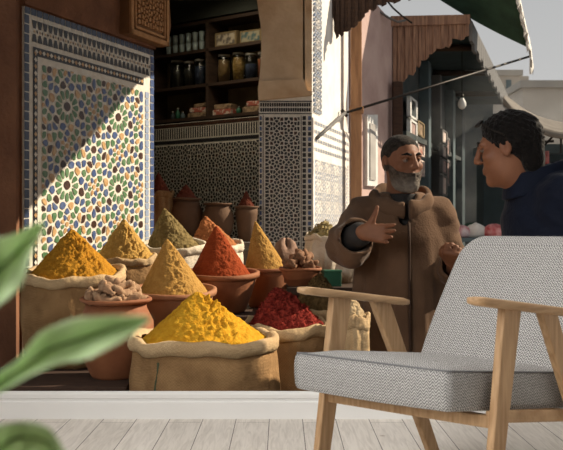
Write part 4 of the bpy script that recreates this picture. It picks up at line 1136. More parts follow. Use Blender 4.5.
# dark stall under it
m = MB(); m.box((0, 0, 0), (4.2, 0.5, 2.75)); dst = thing('dark_stall', 'dark blue stall front under the grey awning', 'stall', (2.75, 13.6, GZ))
m.build('stall_body', M_tealdark, dst); MB().box((-0.05, -0.25, 2.73), (4.3, 0.5, 2.85)).build('counter_roof', M_bluegrey, dst)
MB().box((0.2, -0.06, 0.0), (4.0, 0.0, 1.05)).build('front_panel', M_bluegrey, dst)
rack = thing('clothes_rack', 'dark upright rack beside the dark haired man\'s collar', 'rack', P(534, 225, 11.2)*1.0)
rack.location.z = GZ
hz_ = P(0, 143, 11.2).z-GZ
MB().box((-0.1, -0.08, 0), (0.08, 0.08, hz_)).build('rack_body', M_tealdark, rack, 0.01)
MB().tube([(-0.12, 0, hz_), (0.22, 0, hz_+0.02)], 0.015, 6).build('rail', M_metal, rack)
for px, py0, py1, mm, lb in ((541.5, 150, 172, M_pinkred, 'pale pink cloth hanging from the rack'), (546.5, 151, 173, M_red, 'red cloth hanging rightmost from the rack')):
    p = P(px, py1, 11.15); H = (py1-py0)*11.15/1000
    m = MB(); m.sheet([[Vector((-0.028+0.014*j, 0.012*math.sin(j*1.7), H)) for j in range(5)], [Vector((-0.03+0.015*j, 0.016*math.sin(j*1.9), 0)) for j in range(5)]])
    tag(m.build('hanging_cloth', mm, None, solid=0.01, loc=p), lb, 'cloth')
# street end and far buildings
m = MB(); m.box((2.7, 17.2, GZ), (9.5, 17.6, 1.45)); m.box((2.7, 17.25, GZ), (3.65, 17.6, 2.95)); structure(m.build('wall_street_end', M_teal))
def building(name, label, px0, px1, py, Y, dpt, m_, wins):
    a = P(px0, py, Y); b2 = P(px1, py, Y)
    root = thing(name, label, 'building', (a.x, Y, GZ))
    MB().box((0, 0, 0), (b2.x-a.x, dpt, a.z-GZ)).build('wall', m_, root)
    MB().box((-0.08, -0.08, a.z-GZ-0.12), (b2.x-a.x+0.08, dpt, a.z-GZ+0.06)).build('parapet', M_farwall2, root)
    for (x0, y0, x1, y1) in wins:
        p = P(x0, y1, Y); q_ = P(x1, y0, Y)
        MB().box((p.x-a.x, -0.05, p.z-GZ), (q_.x-a.x, 0.02, q_.z-GZ)).build('window', M_bluegrey, root)
building('far_building', 'pale block building in the far haze left of the wider one', 497, 520, 72, 32, 4, M_farwall, [(506, 80, 511, 90)])
building('far_building', 'wide pale flat roofed building in the far right background', 523, 640, 83, 25, 5, M_farwall, [])
building('far_building', 'thin light tower just visible between the two far buildings', 519, 526, 78, 36, 4, M_farwall2, [])
# upper plaster storey behind the brown eave: pale house edge against the sky, with a bracket wire
hs = thing('overhead_wire', 'twisted dark wire with old brackets against the sky at top centre', 'wire', P(370, 0, 9.6))
o0 = P(370, 0, 9.6)
MB().tube([P(372, -4, 9.8)-o0, P(380, 12, 9.8)-o0, P(389, 18, 9.8)-o0, P(398, 22, 9.8)-o0, P(406, 20, 9.8)-o0], 0.012, 6).build('bracket_arm', M_greymetal, hs)
MB().tube([P(384, -3, 9.8)-o0, P(393, 8, 9.8)-o0, P(402, 16, 9.8)-o0, P(412, 23, 9.8)-o0], 0.009, 6).build('twisted_wire', M_metal, hs)

# ------------------------------------------------------------------ organic mesher (signed distance + surface nets)
def smin(a, b2, k):
    h = np.clip(0.5+0.5*(b2-a)/k, 0, 1); return b2*(1-h)+a*h-k*h*(1-h)
def rcone(p, a, b2, ra_, rb_):
    a = np.array(a, np.float32); b2 = np.array(b2, np.float32); ba = b2-a; pa_ = p-a
    h = np.clip((pa_@ba)/float(ba@ba), 0, 1)
    return np.linalg.norm(pa_-h[:, None]*ba, axis=1)-(ra_+(rb_-ra_)*h)
def ell(p, c, r):
    q_ = (p-np.array(c, np.float32)); r = np.array(r, np.float32)
    k0 = np.linalg.norm(q_/r, axis=1); k1 = np.linalg.norm(q_/(r*r), axis=1)+1e-9
    return k0*(k0-1)/k1
def axis(lo, hi, coarse, fines=()):
    out = [lo]; x = lo
    while x < hi:
        s_ = coarse
        for a, b2, f in fines:
            if a <= x < b2: s_ = min(s_, f)
        x += s_; out.append(x)
    return np.array(out, np.float32)
def surfnet(fn, xs, ys, zs):
    X, Yg, Z = np.meshgrid(xs, ys, zs, indexing='ij'); shp = X.shape
    pts = np.stack([X.ravel(), Yg.ravel(), Z.ravel()], 1)
    F = np.empty(len(pts), np.float32)
    ch = 400000
    for i in range(0, len(pts), ch): F[i:i+ch] = fn(pts[i:i+ch])
    F = F.reshape(shp); ins = F < 0
    nx, ny, nz_ = shp
    acc = np.zeros((nx-1, ny-1, nz_-1, 3), np.float32); cnt = np.zeros((nx-1, ny-1, nz_-1), np.float32)
    G = (xs, ys, zs)
    def sl(d, ax, n_): return slice(d, n_-1+d)
    for ax in range(3):
        o1, o2 = [a for a in range(3) if a != ax]
        A = [slice(None)]*3; B = [slice(None)]*3
        A[ax] = slice(0, shp[ax]-1); B[ax] = slice(1, shp[ax])
        fa = F[tuple(A)]; fb = F[tuple(B)]
        cr3 = (fa < 0) != (fb < 0)
        t_ = np.where(cr3, fa/np.where(cr3, fa-fb, 1), 0)
        g_ = G[ax]; sh_ = [1, 1, 1]; sh_[ax] = shp[ax]-1
        pos = g_[:-1].reshape(sh_)+t_*(g_[1:]-g_[:-1]).reshape(sh_)
        for d1 in (0, 1):
            for d2 in (0, 1):
                S_ = [slice(None)]*3; S_[o1] = slice(d1, shp[o1]-1+d1); S_[o2] = slice(d2, shp[o2]-1+d2)
                c_ = cr3[tuple(S_)]; cnt += c_
                acc[..., ax] += np.where(c_, pos[tuple(S_)], 0)
                for o_, d_ in ((o1, d1), (o2, d2)):
                    gg = G[o_]; sh2 = [1, 1, 1]; sh2[o_] = shp[o_]-1
                    val = (gg[:-1] if d_ == 0 else gg[1:]).reshape(sh2)
                    acc[..., o_] += np.where(c_, val, 0)
    act = cnt > 0
    idx = -np.ones(cnt.shape, np.int64); idx[act] = np.arange(act.sum())
    V = acc[act]/cnt[act][:, None]
    faces = []
    for ax in range(3):
        o1, o2 = [(1, 2), (2, 0), (0, 1)][ax]
        A = [slice(None)]*3; B = [slice(None)]*3
        A[ax] = slice(0, shp[ax]-1); B[ax] = slice(1, shp[ax])
        ia = ins[tuple(A)]; ib = ins[tuple(B)]
        e = np.argwhere(ia != ib)
        ok = (e[:, o1] > 0) & (e[:, o2] > 0) & (e[:, o1] < shp[o1]-1) & (e[:, o2] < shp[o2]-1)
        e = e[ok]
        if not len(e): continue
        f1 = ia[tuple(e.T)]
        def cell(d1, d2):
            c_ = e.copy(); c_[:, o1] -= d1; c_[:, o2] -= d2; return idx[tuple(c_.T)]
        q_ = np.stack([cell(1, 1), cell(0, 1), cell(0, 0), cell(1, 0)], 1)
        q_[~f1] = q_[~f1][:, ::-1]
        faces.append(q_)
    return V, np.concatenate(faces)
def organic(name, fn, xs, ys, zs, mats, parent, k=1.0):
    V, Fc = surfnet(fn, xs, ys, zs)
    mb = MB(); mb.v = [tuple(map(float, v)) for v in V]; mb.f = [tuple(map(int, f)) for f in Fc]
    mb.mi = [0]*len(mb.f); mb.smooth = [True]*len(mb.f)
    return mb.build(name, mats, parent)

def head_rot(yaw, pitch, roll=0.0):
    return np.array((Matrix.Rotation(yaw, 3, 'Z') @ Matrix.Rotation(pitch, 3, 'X') @ Matrix.Rotation(roll, 3, 'Y')), np.float32)

def skull(q):
    d = ell(q, (0, 0.015, 0.030), (0.076, 0.097, 0.086))
    return d
def jaw(q):
    d = ell(q, (0, -0.022, -0.045), (0.060, 0.068, 0.070))
    return smin(d, rcone(q, (0, -0.070, -0.096), (0, -0.02, -0.085), 0.022, 0.045), 0.02)
def face_fn(q, nose=1.0):
    ax = np.abs(q[:, :1]); s_ = np.concatenate([ax, q[:, 1:]], 1)
    d = smin(skull(q), jaw(q), 0.03)
    d = smin(d, rcone(s_, (0, -0.086, 0.033), (0.045, -0.072, 0.027), 0.012, 0.010), 0.015)       # brow
    d = np.maximum(d, -ell(s_, (0.031, -0.101, 0.012), (0.018, 0.017, 0.012))) * 1.0                 # sockets
    d = smin(d, ell(s_, (0.046, -0.058, -0.018), (0.020, 0.020, 0.018)), 0.02)                       # cheekbone
    n_ = rcone(q, (0, -0.094, 0.022), (0, -0.112*nose, -0.020), 0.009, 0.0125)
    n_ = smin(n_, ell(s_, (0.011, -0.103, -0.026), (0.009, 0.011, 0.008)), 0.008)
    d = smin(d, n_, 0.010)
    d = smin(d, rcone(s_, (0, -0.093, -0.054), (0.020, -0.084, -0.056), 0.007, 0.004), 0.006)
    d = smin(d, rcone(s_, (0, -0.091, -0.066), (0.018, -0.082, -0.064), 0.008, 0.004), 0.006)
    e_ = ell(s_, (0.081, 0.014, 0.000), (0.011, 0.021, 0.033))
    e_ = np.maximum(e_, -ell(s_, (0.091, 0.010, 0.004), (0.008, 0.011, 0.018)))
    d = smin(d, e_, 0.008)
    return d
def hand_fn(p, Wp, d_, u_, side, curl=0.35, fist=False, s=1.0):
    """palm and five fingers; d_: finger direction, u_: thumb side"""
    Wp = np.array(Wp, float); d_ = np.array(d_, float); d_ /= np.linalg.norm(d_); u_ = np.array(u_, float); u_ -= d_*(u_@d_); u_ /= np.linalg.norm(u_)
    nrm = np.cross(d_, u_)*side       # palm side
    out = None
    offs = [0.030, 0.010, -0.011, -0.030]; lens = [0.074, 0.084, 0.077, 0.060]
    for o_, L in zip(offs, lens):
        kn = Wp+d_*0.092*s+u_*o_*s-d_*abs(o_)*0.18
        pl = rcone(p, Wp+d_*0.012+u_*o_*0.55*s, kn, 0.017*s, 0.0125*s)
        out = pl if out is None else smin(out, pl, 0.012)
    for i, (o_, L) in enumerate(zip(offs, lens)):
        kn = Wp+d_*0.092*s+u_*o_*s-d_*abs(o_)*0.18
        a = kn; ang = 0.12+0.05*i; c_ = curl*(1+0.18*i); fan = o_*4.5
        ch = None
        for sg, (fr3, r0, r1) in enumerate([(0.46, 0.0105, 0.0095), (0.30, 0.0095, 0.0085), (0.24, 0.0085, 0.0070)]):
            ang += c_*(0.4 if sg == 0 else 1.0) if not fist else 1.25
            dd = d_*math.cos(ang)+nrm*math.sin(ang)+u_*fan*math.cos(ang)
            b2 = a+dd*L*fr3*s
            c1_ = rcone(p, a, b2, r0*s, r1*s); ch = c1_ if ch is None else np.minimum(ch, c1_)
            a = b2
        out = smin(out, ch, 0.004)
    t0 = Wp+d_*0.022*s+u_*0.022*s; t1 = t0+(d_*0.55+u_*0.75+nrm*0.25)*0.040*s
    t2 = t1+(d_*0.35+u_*0.95)*0.034*s; t3 = t2+(d_*0.15+u_*0.98-nrm*0.1)*0.026*s
    if fist: t2 = t1+(d_*0.8-u_*0.1+nrm*0.5)*0.034*s; t3 = t2+(d_*0.3-u_*0.7+nrm*0.4)*0.026*s
    th = smin(rcone(p, t0, t1, 0.018*s, 0.013*s), rcone(p, t1, t2, 0.0125*s, 0.011*s), 0.008)
    th = np.minimum(th, rcone(p, t2, t3, 0.011*s, 0.0085*s))
    return smin(out, th, 0.010)

K = 1.31
# ---------------------------------------------------------------- bearded man in a brown robe
HX, HY = (402-281.5)*5.2/1000, 5.2
man1 = thing('person', 'bearded man in a brown hooded robe gesturing with an open hand', 'person', (HX, HY, GZ))
man1.scale = (K, K, K)
H1 = np.array((0.0, -0.01, 1.600)); R1 = head_rot(R(25), R(3), R(-3))
HS1 = 0.90
def to_h1(p): return ((p-H1.astype(np.float32)) @ R1)/HS1       # rows times R = inverse rotation
SHR = (-0.150, 0.02, 1.395); ELR = (-0.222, -0.14, 1.275); WRR = (-0.185, -0.335, 1.325)
SHL = (0.145, 0.02, 1.395); ELL = (0.215, 0.04, 1.13); WRL = (0.175, -0.17, 1.205)
hd_d = (0.86, -0.42, -0.06); hd_u = (0.10, 0.05, 1.0)
def body1(p):
    q = to_h1(p)
    d = face_fn(q, 1.02)*HS1
    d = smin(d, rcone(p, (0, 0.02, 1.55), (0, 0.045, 1.40), 0.056, 0.062), 0.03)
    d = smin(d, rcone(p, (-0.12, 0.03, 1.37), (0.12, 0.03, 1.37), 0.07, 0.07), 0.04)
    d = smin(d, ell(p, (0, 0.02, 1.18), (0.15, 0.095, 0.26)), 0.05)
    d = smin(d, ell(p, (0, 0.02, 0.92), (0.15, 0.10, 0.13)), 0.05)
    for sx_ in (-1, 1):
        d = smin(d, rcone(p, (sx_*0.085, 0.02, 0.88), (sx_*0.09, 0.01, 0.48), 0.075, 0.052), 0.03)
        d = smin(d, rcone(p, (sx_*0.09, 0.01, 0.48), (sx_*0.095, 0.03, 0.06), 0.052, 0.036), 0.02)
        d = smin(d, rcone(p, (sx_*0.095, 0.03, 0.04), (sx_*0.11, -0.12, 0.03), 0.035, 0.028), 0.02)
    for S_, E_, W_ in ((SHR, ELR, WRR), (SHL, ELL, WRL)):
        d = smin(d, rcone(p, S_, E_, 0.048, 0.040), 0.03); d = smin(d, rcone(p, E_, W_, 0.038, 0.026), 0.02)
    d = smin(d, hand_fn(p, WRR, hd_d, hd_u, 1, 0.28, s=0.86), 0.014)
    d = smin(d, hand_fn(p, WRL, (-0.25, -0.8, 0.5), (-0.9, 0.2, 0.3), -1, 0.5, True, s=0.9), 0.014)
    return d
xs = axis(-0.36, 0.36, 0.016, [(-0.21, 0.02, 0.0045), (-0.11, 0.12, 0.0055), (0.12, 0.24, 0.006)])
ys = axis(-0.52, 0.16, 0.016, [(-0.50, -0.27, 0.0055), (-0.15, 0.13, 0.006)])
zs = axis(-0.02, 1.74, 0.020, [(1.26, 1.42, 0.0045), (1.14, 1.26, 0.007), (1.42, 1.48, 0.008), (1.48, 1.73, 0.0050)])
organic('body', body1, xs, ys, zs, M_skin1, man1)
hb = dict(x=axis(-0.13, 0.13, 0.005), y=axis(-0.17, 0.16, 0.005), z=axis(1.44, 1.74, 0.005))
def hair1(p):
    q = to_h1(p)
    pl = (0.092-1.05*(q[:, 1]+0.085)+0.06*np.abs(q[:, 0])+0.003*np.sin(q[:, 0]*260)+0.003*np.sin(q[:, 1]*310+q[:, 0]*120))-q[:, 2]
    d = skull(q)-0.0055*np.clip(-pl/0.03, 0.1, 1)
    return np.maximum(d, pl*0.7)*HS1
organic('hair', hair1, hb['x'], hb['y'], hb['z'], M_hairgrey, man1)
def beard1(p):
    q = to_h1(p); ax = np.abs(q[:, :1]); s_ = np.concatenate([ax, q[:, 1:]], 1)
    d = face_fn(q, 1.02)-0.0005
    up = np.minimum(-0.046+0.50*np.clip(q[:, 1]+0.080, 0, 1), 0.006)-q[:, 2]      # >0 inside the beard
    d = smin(d, jaw(q)-0.004, 0.004)-0.006*np.clip(up/0.02, 0.1, 1)
    d = smin(d, ell(q, (0, -0.068, -0.104), (0.032, 0.028, 0.030)), 0.02)
    d = smin(d, rcone(s_, (0, -0.098, -0.043), (0.028, -0.084, -0.058), 0.0075, 0.006), 0.006)
    d += 0.0015*np.sin(q[:, 0]*420)*np.sin(q[:, 2]*160+q[:, 1]*300)
    d = np.maximum(d, -up*0.8)
    mouth = rcone(s_, (0, -0.112, -0.061), (0.017, -0.095, -0.062), 0.006, 0.004)
    d = np.maximum(d, -mouth)
    d = np.maximum(d, q[:, 1]-0.010)
    d = np.maximum(d, -0.135-q[:, 2])
    return d*HS1
organic('beard', beard1, hb['x'], hb['y'], hb['z'], M_beard, man1)
def eyes(parent, Hc, Rm, dark=M_hairdark, hs=1.0):
    for sx_ in (-1, 1):
        def W_(v): return Vector(tuple((Rm @ np.array(v, np.float32))*hs+Hc))
        mb = MB(); c_ = W_((sx_*0.031, -0.0750, 0.0105))
        mb.lathe([(0.0105*math.sin(math.pi*i/8)+0.0002, -0.0105*math.cos(math.pi*i/8)) for i in range(9)], 14, c=c_)
        e = mb.build('eye', M_eye, parent)
        mb = MB(); c2_ = W_((sx_*0.031, -0.0825, 0.0105))
        mb.lathe([(0.0045*math.sin(math.pi*i/6)+0.0002, -0.0045*math.cos(math.pi*i/6)) for i in range(7)], 10, c=c2_)
        mb.build('iris', M_iris, e)
        MB().tube([W_((sx_*0.012, -0.094, 0.030)), W_((sx_*0.030, -0.089, 0.037)), W_((sx_*0.050, -0.075, 0.031))], [0.004, 0.0055, 0.003], 8).build('eyebrow', dark, parent)
        MB().tube([W_((sx_*0.018, -0.082, 0.012)), W_((sx_*0.031, -0.0845, 0.017)), W_((sx_*0.044, -0.077, 0.012))], [0.004, 0.0045, 0.004], 8).build('eyelid', M_skin1 if parent is man1 else M_skin2, parent)
eyes(man1, H1, R1, hs=HS1)
# robe
def sdf_torso(p, z_, a_, b_, cy=0.015):
    aa = np.interp(p[:, 2], z_, a_).astype(np.float32); bb = np.interp(p[:, 2], z_, b_).astype(np.float32)
    k0 = np.sqrt((p[:, 0]/aa)**2+((p[:, 1]-cy)/bb)**2)
    d = (k0-1)*np.minimum(aa, bb)
    return np.maximum(d, np.maximum(z_[0]-p[:, 2], p[:, 2]-z_[-1]))
CUF = (-0.198, -0.285, 1.310)
def robe1(p):
    t = sdf_torso(p, [0.10, 0.5, 0.9, 1.15, 1.30, 1.39, 1.44, 1.47], [0.26, 0.235, 0.205, 0.190, 0.180, 0.155, 0.115, 0.08], [0.21, 0.185, 0.165, 0.15, 0.14, 0.120, 0.10, 0.08])
    th = np.arctan2(p[:, 0], -(p[:, 1]))
    amp = np.clip((1.35-p[:, 2])*0.020, 0, 0.014)
    t = t+amp*(np.sin(th*9+1.5*np.sin(p[:, 2]*3))+0.5*np.sin(th*17+p[:, 2]*4))
    d = t
    d = smin(d, rcone(p, (-0.06, 0.025, 1.415), (-0.145, 0.02, 1.378), 0.062, 0.066), 0.04)
    d = smin(d, rcone(p, (0.06, 0.025, 1.415), (0.145, 0.02, 1.378), 0.062, 0.066), 0.04)
    fold = 0.0035*np.sin(p[:, 2]*70+p[:, 0]*45)+0.0025*np.sin(p[:, 2]*120-p[:, 1]*60)
    sR = smin(rcone(p, SHR, ELR, 0.072, 0.080), rcone(p, ELR, CUF, 0.080, 0.068), 0.03)+fold
    sR = np.maximum(sR, -((p-np.array(CUF, np.float32))@np.array((-0.20, 0.94, -0.22), np.float32))-0.005)   # cut the cuff
    sR = np.maximum(sR, -rcone(p, (-0.205, -0.25, 1.302), (-0.185, -0.45, 1.325), 0.058, 0.068))
    hang = ell(p, (-0.215, -0.21, 1.245), (0.055, 0.09, 0.06))
    sR = smin(sR, np.maximum(hang, -rcone(p, (-0.205, -0.25, 1.302), (-0.185, -0.45, 1.325), 0.058, 0.068)), 0.02)
    d = smin(d, sR, 0.03)
    CL = (0.185, -0.125, 1.185)
    sL = smin(rcone(p, SHL, ELL, 0.070, 0.066), rcone(p, ELL, CL, 0.066, 0.062), 0.03)+fold
    d = smin(d, sL, 0.03)
    d = np.maximum(d, -rcone(p, (0.185, -0.12, 1.188), (0.16, -0.3, 1.23), 0.043, 0.052))
    # neck opening
    d = np.maximum(d, -rcone(p, (0, -0.01, 1.55), (0, -0.085, 1.37), 0.066, 0.030))
    return d
organic('robe', robe1, axis(-0.36, 0.38, 0.009), axis(-0.34, 0.26, 0.009), axis(0.08, 1.50, 0.022, [(0.75, 1.50, 0.009)]), M_robe, man1)
def hood1(p):
    # thick folded collar of the hood plus the bag on the back
    q = p-np.array((0, 0.012, 1.462), np.float32)
    a = np.arctan2(q[:, 0], -q[:, 1])
    zc = -0.050*np.cos(a)-0.004
    rr = 0.108-0.008*np.cos(a)
    rad = np.sqrt(q[:, 0]**2+q[:, 1]**2)
    tk = 0.024+0.008*np.cos(a)+0.004*np.sin(a*7)
    d = np.sqrt((rad-rr)**2*1.3+(q[:, 2]-zc)**2*0.75)-tk
    d = smin(d, ell(p, (0, 0.14, 1.40), (0.10, 0.05, 0.10)), 0.03)
    sl_ = np.maximum(np.abs(p[:, 0]-0.008)-0.008, p[:, 1]+0.03)
    return np.maximum(d, -sl_)
organic('hood', hood1, axis(-0.16, 0.16, 0.007), axis(-0.17, 0.22, 0.007), axis(1.27, 1.55, 0.007), M_robe, man1)
m = MB()
zz = [1.36-0.07*i for i in range(18)]
fp = []
for z in zz:
    b2 = np.interp(z, [0.10, 0.5, 0.9, 1.15, 1.30, 1.39], [0.22, 0.19, 0.165, 0.15, 0.14, 0.125]); fp.append(Vector((0.012, 0.015-b2-0.004, z)))
m.tube(fp, 0.006, 6); tag(m.build('placket', M_robeseam, man1), 'dark braided front seam')
def shirt1(p):
    return np.maximum(rcone(p, (0, 0.02, 1.50), (0, 0.015, 1.30), 0.066, 0.085), p[:, 2]-1.475)
organic('undershirt', shirt1, axis(-0.11, 0.11, 0.008), axis(-0.11, 0.13, 0.008), axis(1.2, 1.5, 0.008), M_shirt, man1)
def sleeve_in(p): return rcone(p, (-0.212, -0.20, 1.298), (-0.192, -0.300, 1.316), 0.05, 0.046)
organic('inner_sleeve', sleeve_in, axis(-0.28, -0.12, 0.007), axis(-0.37, -0.13, 0.007), axis(1.23, 1.38, 0.007), M_shirt, man1)

# ---------------------------------------------------------------- dark haired man in a navy jacket
X2, Y2 = 1.085, 4.40
man2 = thing('person', 'dark haired man in a navy jacket with sunglasses on his head, seen in profile', 'person', (X2, Y2, GZ))
man2.scale = (K, K, K)
hc2 = P(508, 149, 4.40)
H2 = np.array(((hc2.x-X2)/K, 0.0, (hc2.z-GZ)/K)); R2 = head_rot(R(-118), R(10), R(0))
def to_h2(p): return (p-H2.astype(np.float32)) @ R2
NB = (0.035, 0.02, H2[2]-0.21)
def body2(p):
    q = to_h2(p); d = face_fn(q, 1.0)
    d = smin(d, rcone(p, (H2[0]+0.035, 0.005, H2[2]-0.06), NB, 0.058, 0.064), 0.03)
    d = smin(d, ell(p, (0.07, 0.05, 1.20), (0.11, 0.15, 0.26)), 0.05)
    d = smin(d, ell(p, (0.06, 0.05, 0.93), (0.11, 0.15, 0.13)), 0.05)
    for sy_ in (-1, 1):
        d = smin(d, rcone(p, (0.06, 0.05+sy_*0.085, 0.88), (0.04, 0.05+sy_*0.09, 0.48), 0.078, 0.054), 0.03)
        d = smin(d, rcone(p, (0.04, 0.05+sy_*0.09, 0.48), (0.06, 0.05+sy_*0.095, 0.06), 0.052, 0.036), 0.02)
        d = smin(d, rcone(p, (0.06, 0.05+sy_*0.095, 0.04), (-0.09, 0.05+sy_*0.10, 0.03), 0.035, 0.028), 0.02)
        S_ = (0.085, 0.05+sy_*0.18, 1.39); E_ = (0.10, 0.05+sy_*0.23, 1.10); W_ = (-0.08, 0.05+sy_*0.19, 0.98)
        d = smin(d, rcone(p, S_, E_, 0.05, 0.042), 0.03); d = smin(d, rcone(p, E_, W_, 0.04, 0.028), 0.02)
        d = smin(d, hand_fn(p, W_, (-0.9, 0, -0.3), (0.2, 0.0, 1), sy_, 0.5), 0.014)
    return d
zt2 = float(H2[2])
organic('body', body2, axis(-0.30, 0.28, 0.014, [(float(H2[0])-0.14, float(H2[0])+0.13, 0.0055)]), axis(-0.30, 0.40, 0.014, [(-0.10, 0.10, 0.006)]), axis(-0.02, zt2+0.14, 0.018, [(0.86, 1.03, 0.008), (zt2-0.14, zt2+0.14, 0.0055)]), M_skin2, man2)
def hair2(p):
    q = to_h2(p)
    bump = 0.0035*np.sin(q[:, 0]*260+3*np.sin(q[:, 2]*90))*np.sin(q[:, 1]*240+2*np.sin(q[:, 2]*130))+0.002*np.sin(q[:, 2]*330+q[:, 1]*200)
    pl = (0.066-0.98*(q[:, 1]+0.080))-q[:, 2]
    d = skull(q)-0.014*np.clip(-pl/0.035, 0.1, 1)+bump
    pl = np.maximum(pl, -0.105-q[:, 2])
    side = np.maximum(np.maximum(-0.035-q[:, 1], q[:, 1]+0.012), np.maximum(-0.006-q[:, 2], q[:, 2]-0.06))   # sideburn
    d2 = np.maximum(d, pl*0.7)
    nape = np.maximum(ell(q, (0, 0.075, -0.035), (0.060, 0.042, 0.075)), q[:, 1]*-1+0.045)
    d2 = smin(d2, nape, 0.015)
    return np.minimum(d2, np.maximum(d+0.008, side))
hx = float(H2[0])
organic('hair', hair2, axis(hx-0.14, hx+0.16, 0.0055), axis(-0.13, 0.13, 0.0055), axis(zt2-0.14, zt2+0.15, 0.0055), M_hairdark, man2)
eyes(man2, H2, R2)
def W2(v): return Vector(tuple((R2 @ np.array(v, np.float32))+H2))
so = MB().tube([W2((-0.014, -0.071, 0.100)), W2((0, -0.072, 0.103)), W2((0.014, -0.071, 0.100))], 0.003, 6).build('sunglasses', M_metal, man2)
for sx_ in (-1, 1):
    MB().tube([W2((sx_*0.060, -0.057, 0.094)), W2((sx_*0.088, -0.022, 0.066)), W2((sx_*0.094, 0.020, 0.036))], 0.0028, 6).build('temple', M_metal, so)
    l_ = MB(); cc = []
    for i in range(14):
        th = 2*math.pi*i/14; a_, b_ = 0.026*math.cos(th), 0.017*math.sin(th)
        cc.append(W2((sx_*(0.038+a_), -0.071+0.80*b_+0.20*max(0, a_), 0.099+0.60*b_-0.10*max(0, a_))))
    l_.prism(cc, W2((0, -0.004, 0.003))-W2((0, 0, 0))); l_.build('lens', M_black, so)
def jacket2(p):
    c_ = np.array((0.07, 0.05), np.float32)
    q = p.copy(); q[:, 0] -= 0.07; q[:, 1] -= 0.05
    q = q[:, [1, 0, 2]]
    t = sdf_torso(q, [0.78, 0.97, 1.18, 1.34, 1.435, 1.495, 1.55], [0.185, 0.19, 0.20, 0.205, 0.185, 0.13, 0.09], [0.150, 0.150, 0.150, 0.145, 0.135, 0.115, 0.09], cy=0.0)
    d = t+0.004*np.sin(p[:, 2]*55+p[:, 0]*25)
    for sy_ in (-1, 1):
        S_ = (0.085, 0.05+sy_*0.175, 1.430); E_ = (0.105, 0.05+sy_*0.235, 1.12); C_ = (-0.06, 0.05+sy_*0.195, 0.99)
        d = smin(d, rcone(p, (0.07, 0.05+sy_*0.06, 1.475), S_, 0.065, 0.076), 0.04)
        sl2 = smin(rcone(p, S_, E_, 0.078, 0.066), rcone(p, E_, C_, 0.064, 0.046), 0.03)+0.005*np.sin(p[:, 2]*80+p[:, 0]*50)
        d = smin(d, sl2, 0.03)
    d = np.maximum(d, -rcone(p, (0.0, 0.015, 1.64), (0.035, 0.02, 1.46), 0.07, 0.05))
    return d
organic('jacket', jacket2, axis(-0.13, 0.26, 0.009), axis(-0.28, 0.38, 0.009), axis(0.76, 1.60, 0.009), M_navy, man2)
def collar2(p):
    cx, cy = 0.035, 0.02
    q0, q1, q2 = p[:, 0]-cx, p[:, 1]-cy, p[:, 2]
    a = np.arctan2(q1, -q0)         # 0 = front
    rad = np.sqrt((q0/1.08)**2+q1**2)
    base = 1.462+0.062*(1-np.cos(a))/2
    zc = base+0.012
    lean = 0.094+0.10*np.clip(base+0.03-q2, -0.1, 0.1)
    d = np.maximum(np.abs(rad-lean)-0.009, np.abs(q2-zc)-0.040)
    d = np.maximum(d, 0.10-np.abs(a)) if False else d
    return d*0.8
organic('collar', collar2, axis(-0.10, 0.17, 0.006), axis(-0.11, 0.15, 0.006), axis(1.38, 1.62, 0.006), M_navy, man2)
def trous2(p):
    d = ell(p, (0.06, 0.05, 0.90), (0.13, 0.17, 0.14))
    for sy_ in (-1, 1):
        d = smin(d, rcone(p, (0.06, 0.05+sy_*0.085, 0.88), (0.04, 0.05+sy_*0.09, 0.48), 0.095, 0.075), 0.03)
        d = smin(d, rcone(p, (0.04, 0.05+sy_*0.09, 0.48), (0.06, 0.05+sy_*0.095, 0.10), 0.075, 0.06), 0.02)
    return d
organic('trousers', trous2, axis(-0.12, 0.24, 0.015), axis(-0.2, 0.30, 0.015), axis(0.02, 1.06, 0.02), M_trouser, man2)

# ------------------------------------------------------------------ armchair
ch_o = Vector((0.250, 2.58, 0)); ch_r = math.atan2(-0.698, 0.716)
ch = thing('armchair', 'oak framed easy chair in grey herringbone fabric on the plank floor', 'armchair', ch_o, ch_r)
XF = 0.2725; TH = 0.022
def board(pts4, x, th, name, m_, bev=0.004):     # pts4 in (y,z) order
    mb = MB(); mb.prism([Vector((x-th/2, y, z)) for y, z in pts4], (th, 0, 0)); return mb.build(name, m_, ch, bev)
def arm(x):
    mb = MB(); prof_ = []
    n = 16; top_ = []; bot = []
    rings = []
    for i in range(n+1):
        t = i/n; y = 0.473*t
        zc = 0.570-0.059*t-0.006*math.sin(math.pi*t)*0
        wd = 0.021
        e = min(1, (y+0.004)/0.018, (0.477-y)/0.018); e = max(0.35, e)
        rings.append((y, zc, wd*(0.7+0.3*e), 0.0115*(0.55+0.45*e)))
    vs = []
    for (y, zc, hw, ht) in rings:
        for k in range(12):
            th = 2*math.pi*k/12+math.pi/12
            cx = math.copysign(abs(math.cos(th))**0.35, math.cos(th)); sz_ = math.copysign(abs(math.sin(th))**0.35, math.sin(th))
            vs.append((x+hw*cx, y, zc+ht*sz_))
    fs = [(i*12+k, (i+1)*12+k, (i+1)*12+(k+1) % 12, i*12+(k+1) % 12) for i in range(n) for k in range(12)]
    fs += [tuple(range(12)), tuple(n*12+k for k in range(12))[::-1]]
    mb.add(vs, fs, 0, True)
    o = mb.build('armrest', M_oakarm, ch)
    return o
for x in (-XF, XF+0.014):
    arm(x)
    ztf = 0.556
    board([(0.042, 0), (0.042+0.046, 0), (0.127+0.077, ztf-0.02), (0.127+0.076, ztf-0.008), (0.127, ztf+0.003)], x, TH, 'front_leg', M_oakleg)
    zr2 = 0.528
    board([(0.605, 0), (0.655, 0), (0.30+0.085, zr2-0.010), (0.30, zr2+0.001)], x, TH, 'rear_leg', M_oakleg)
    # side rail
    board([(0.10, 0.262), (0.62, 0.195), (0.62, 0.228), (0.10, 0.292)], x-math.copysign(0.020, x), 0.02, 'side_rail', M_oak)
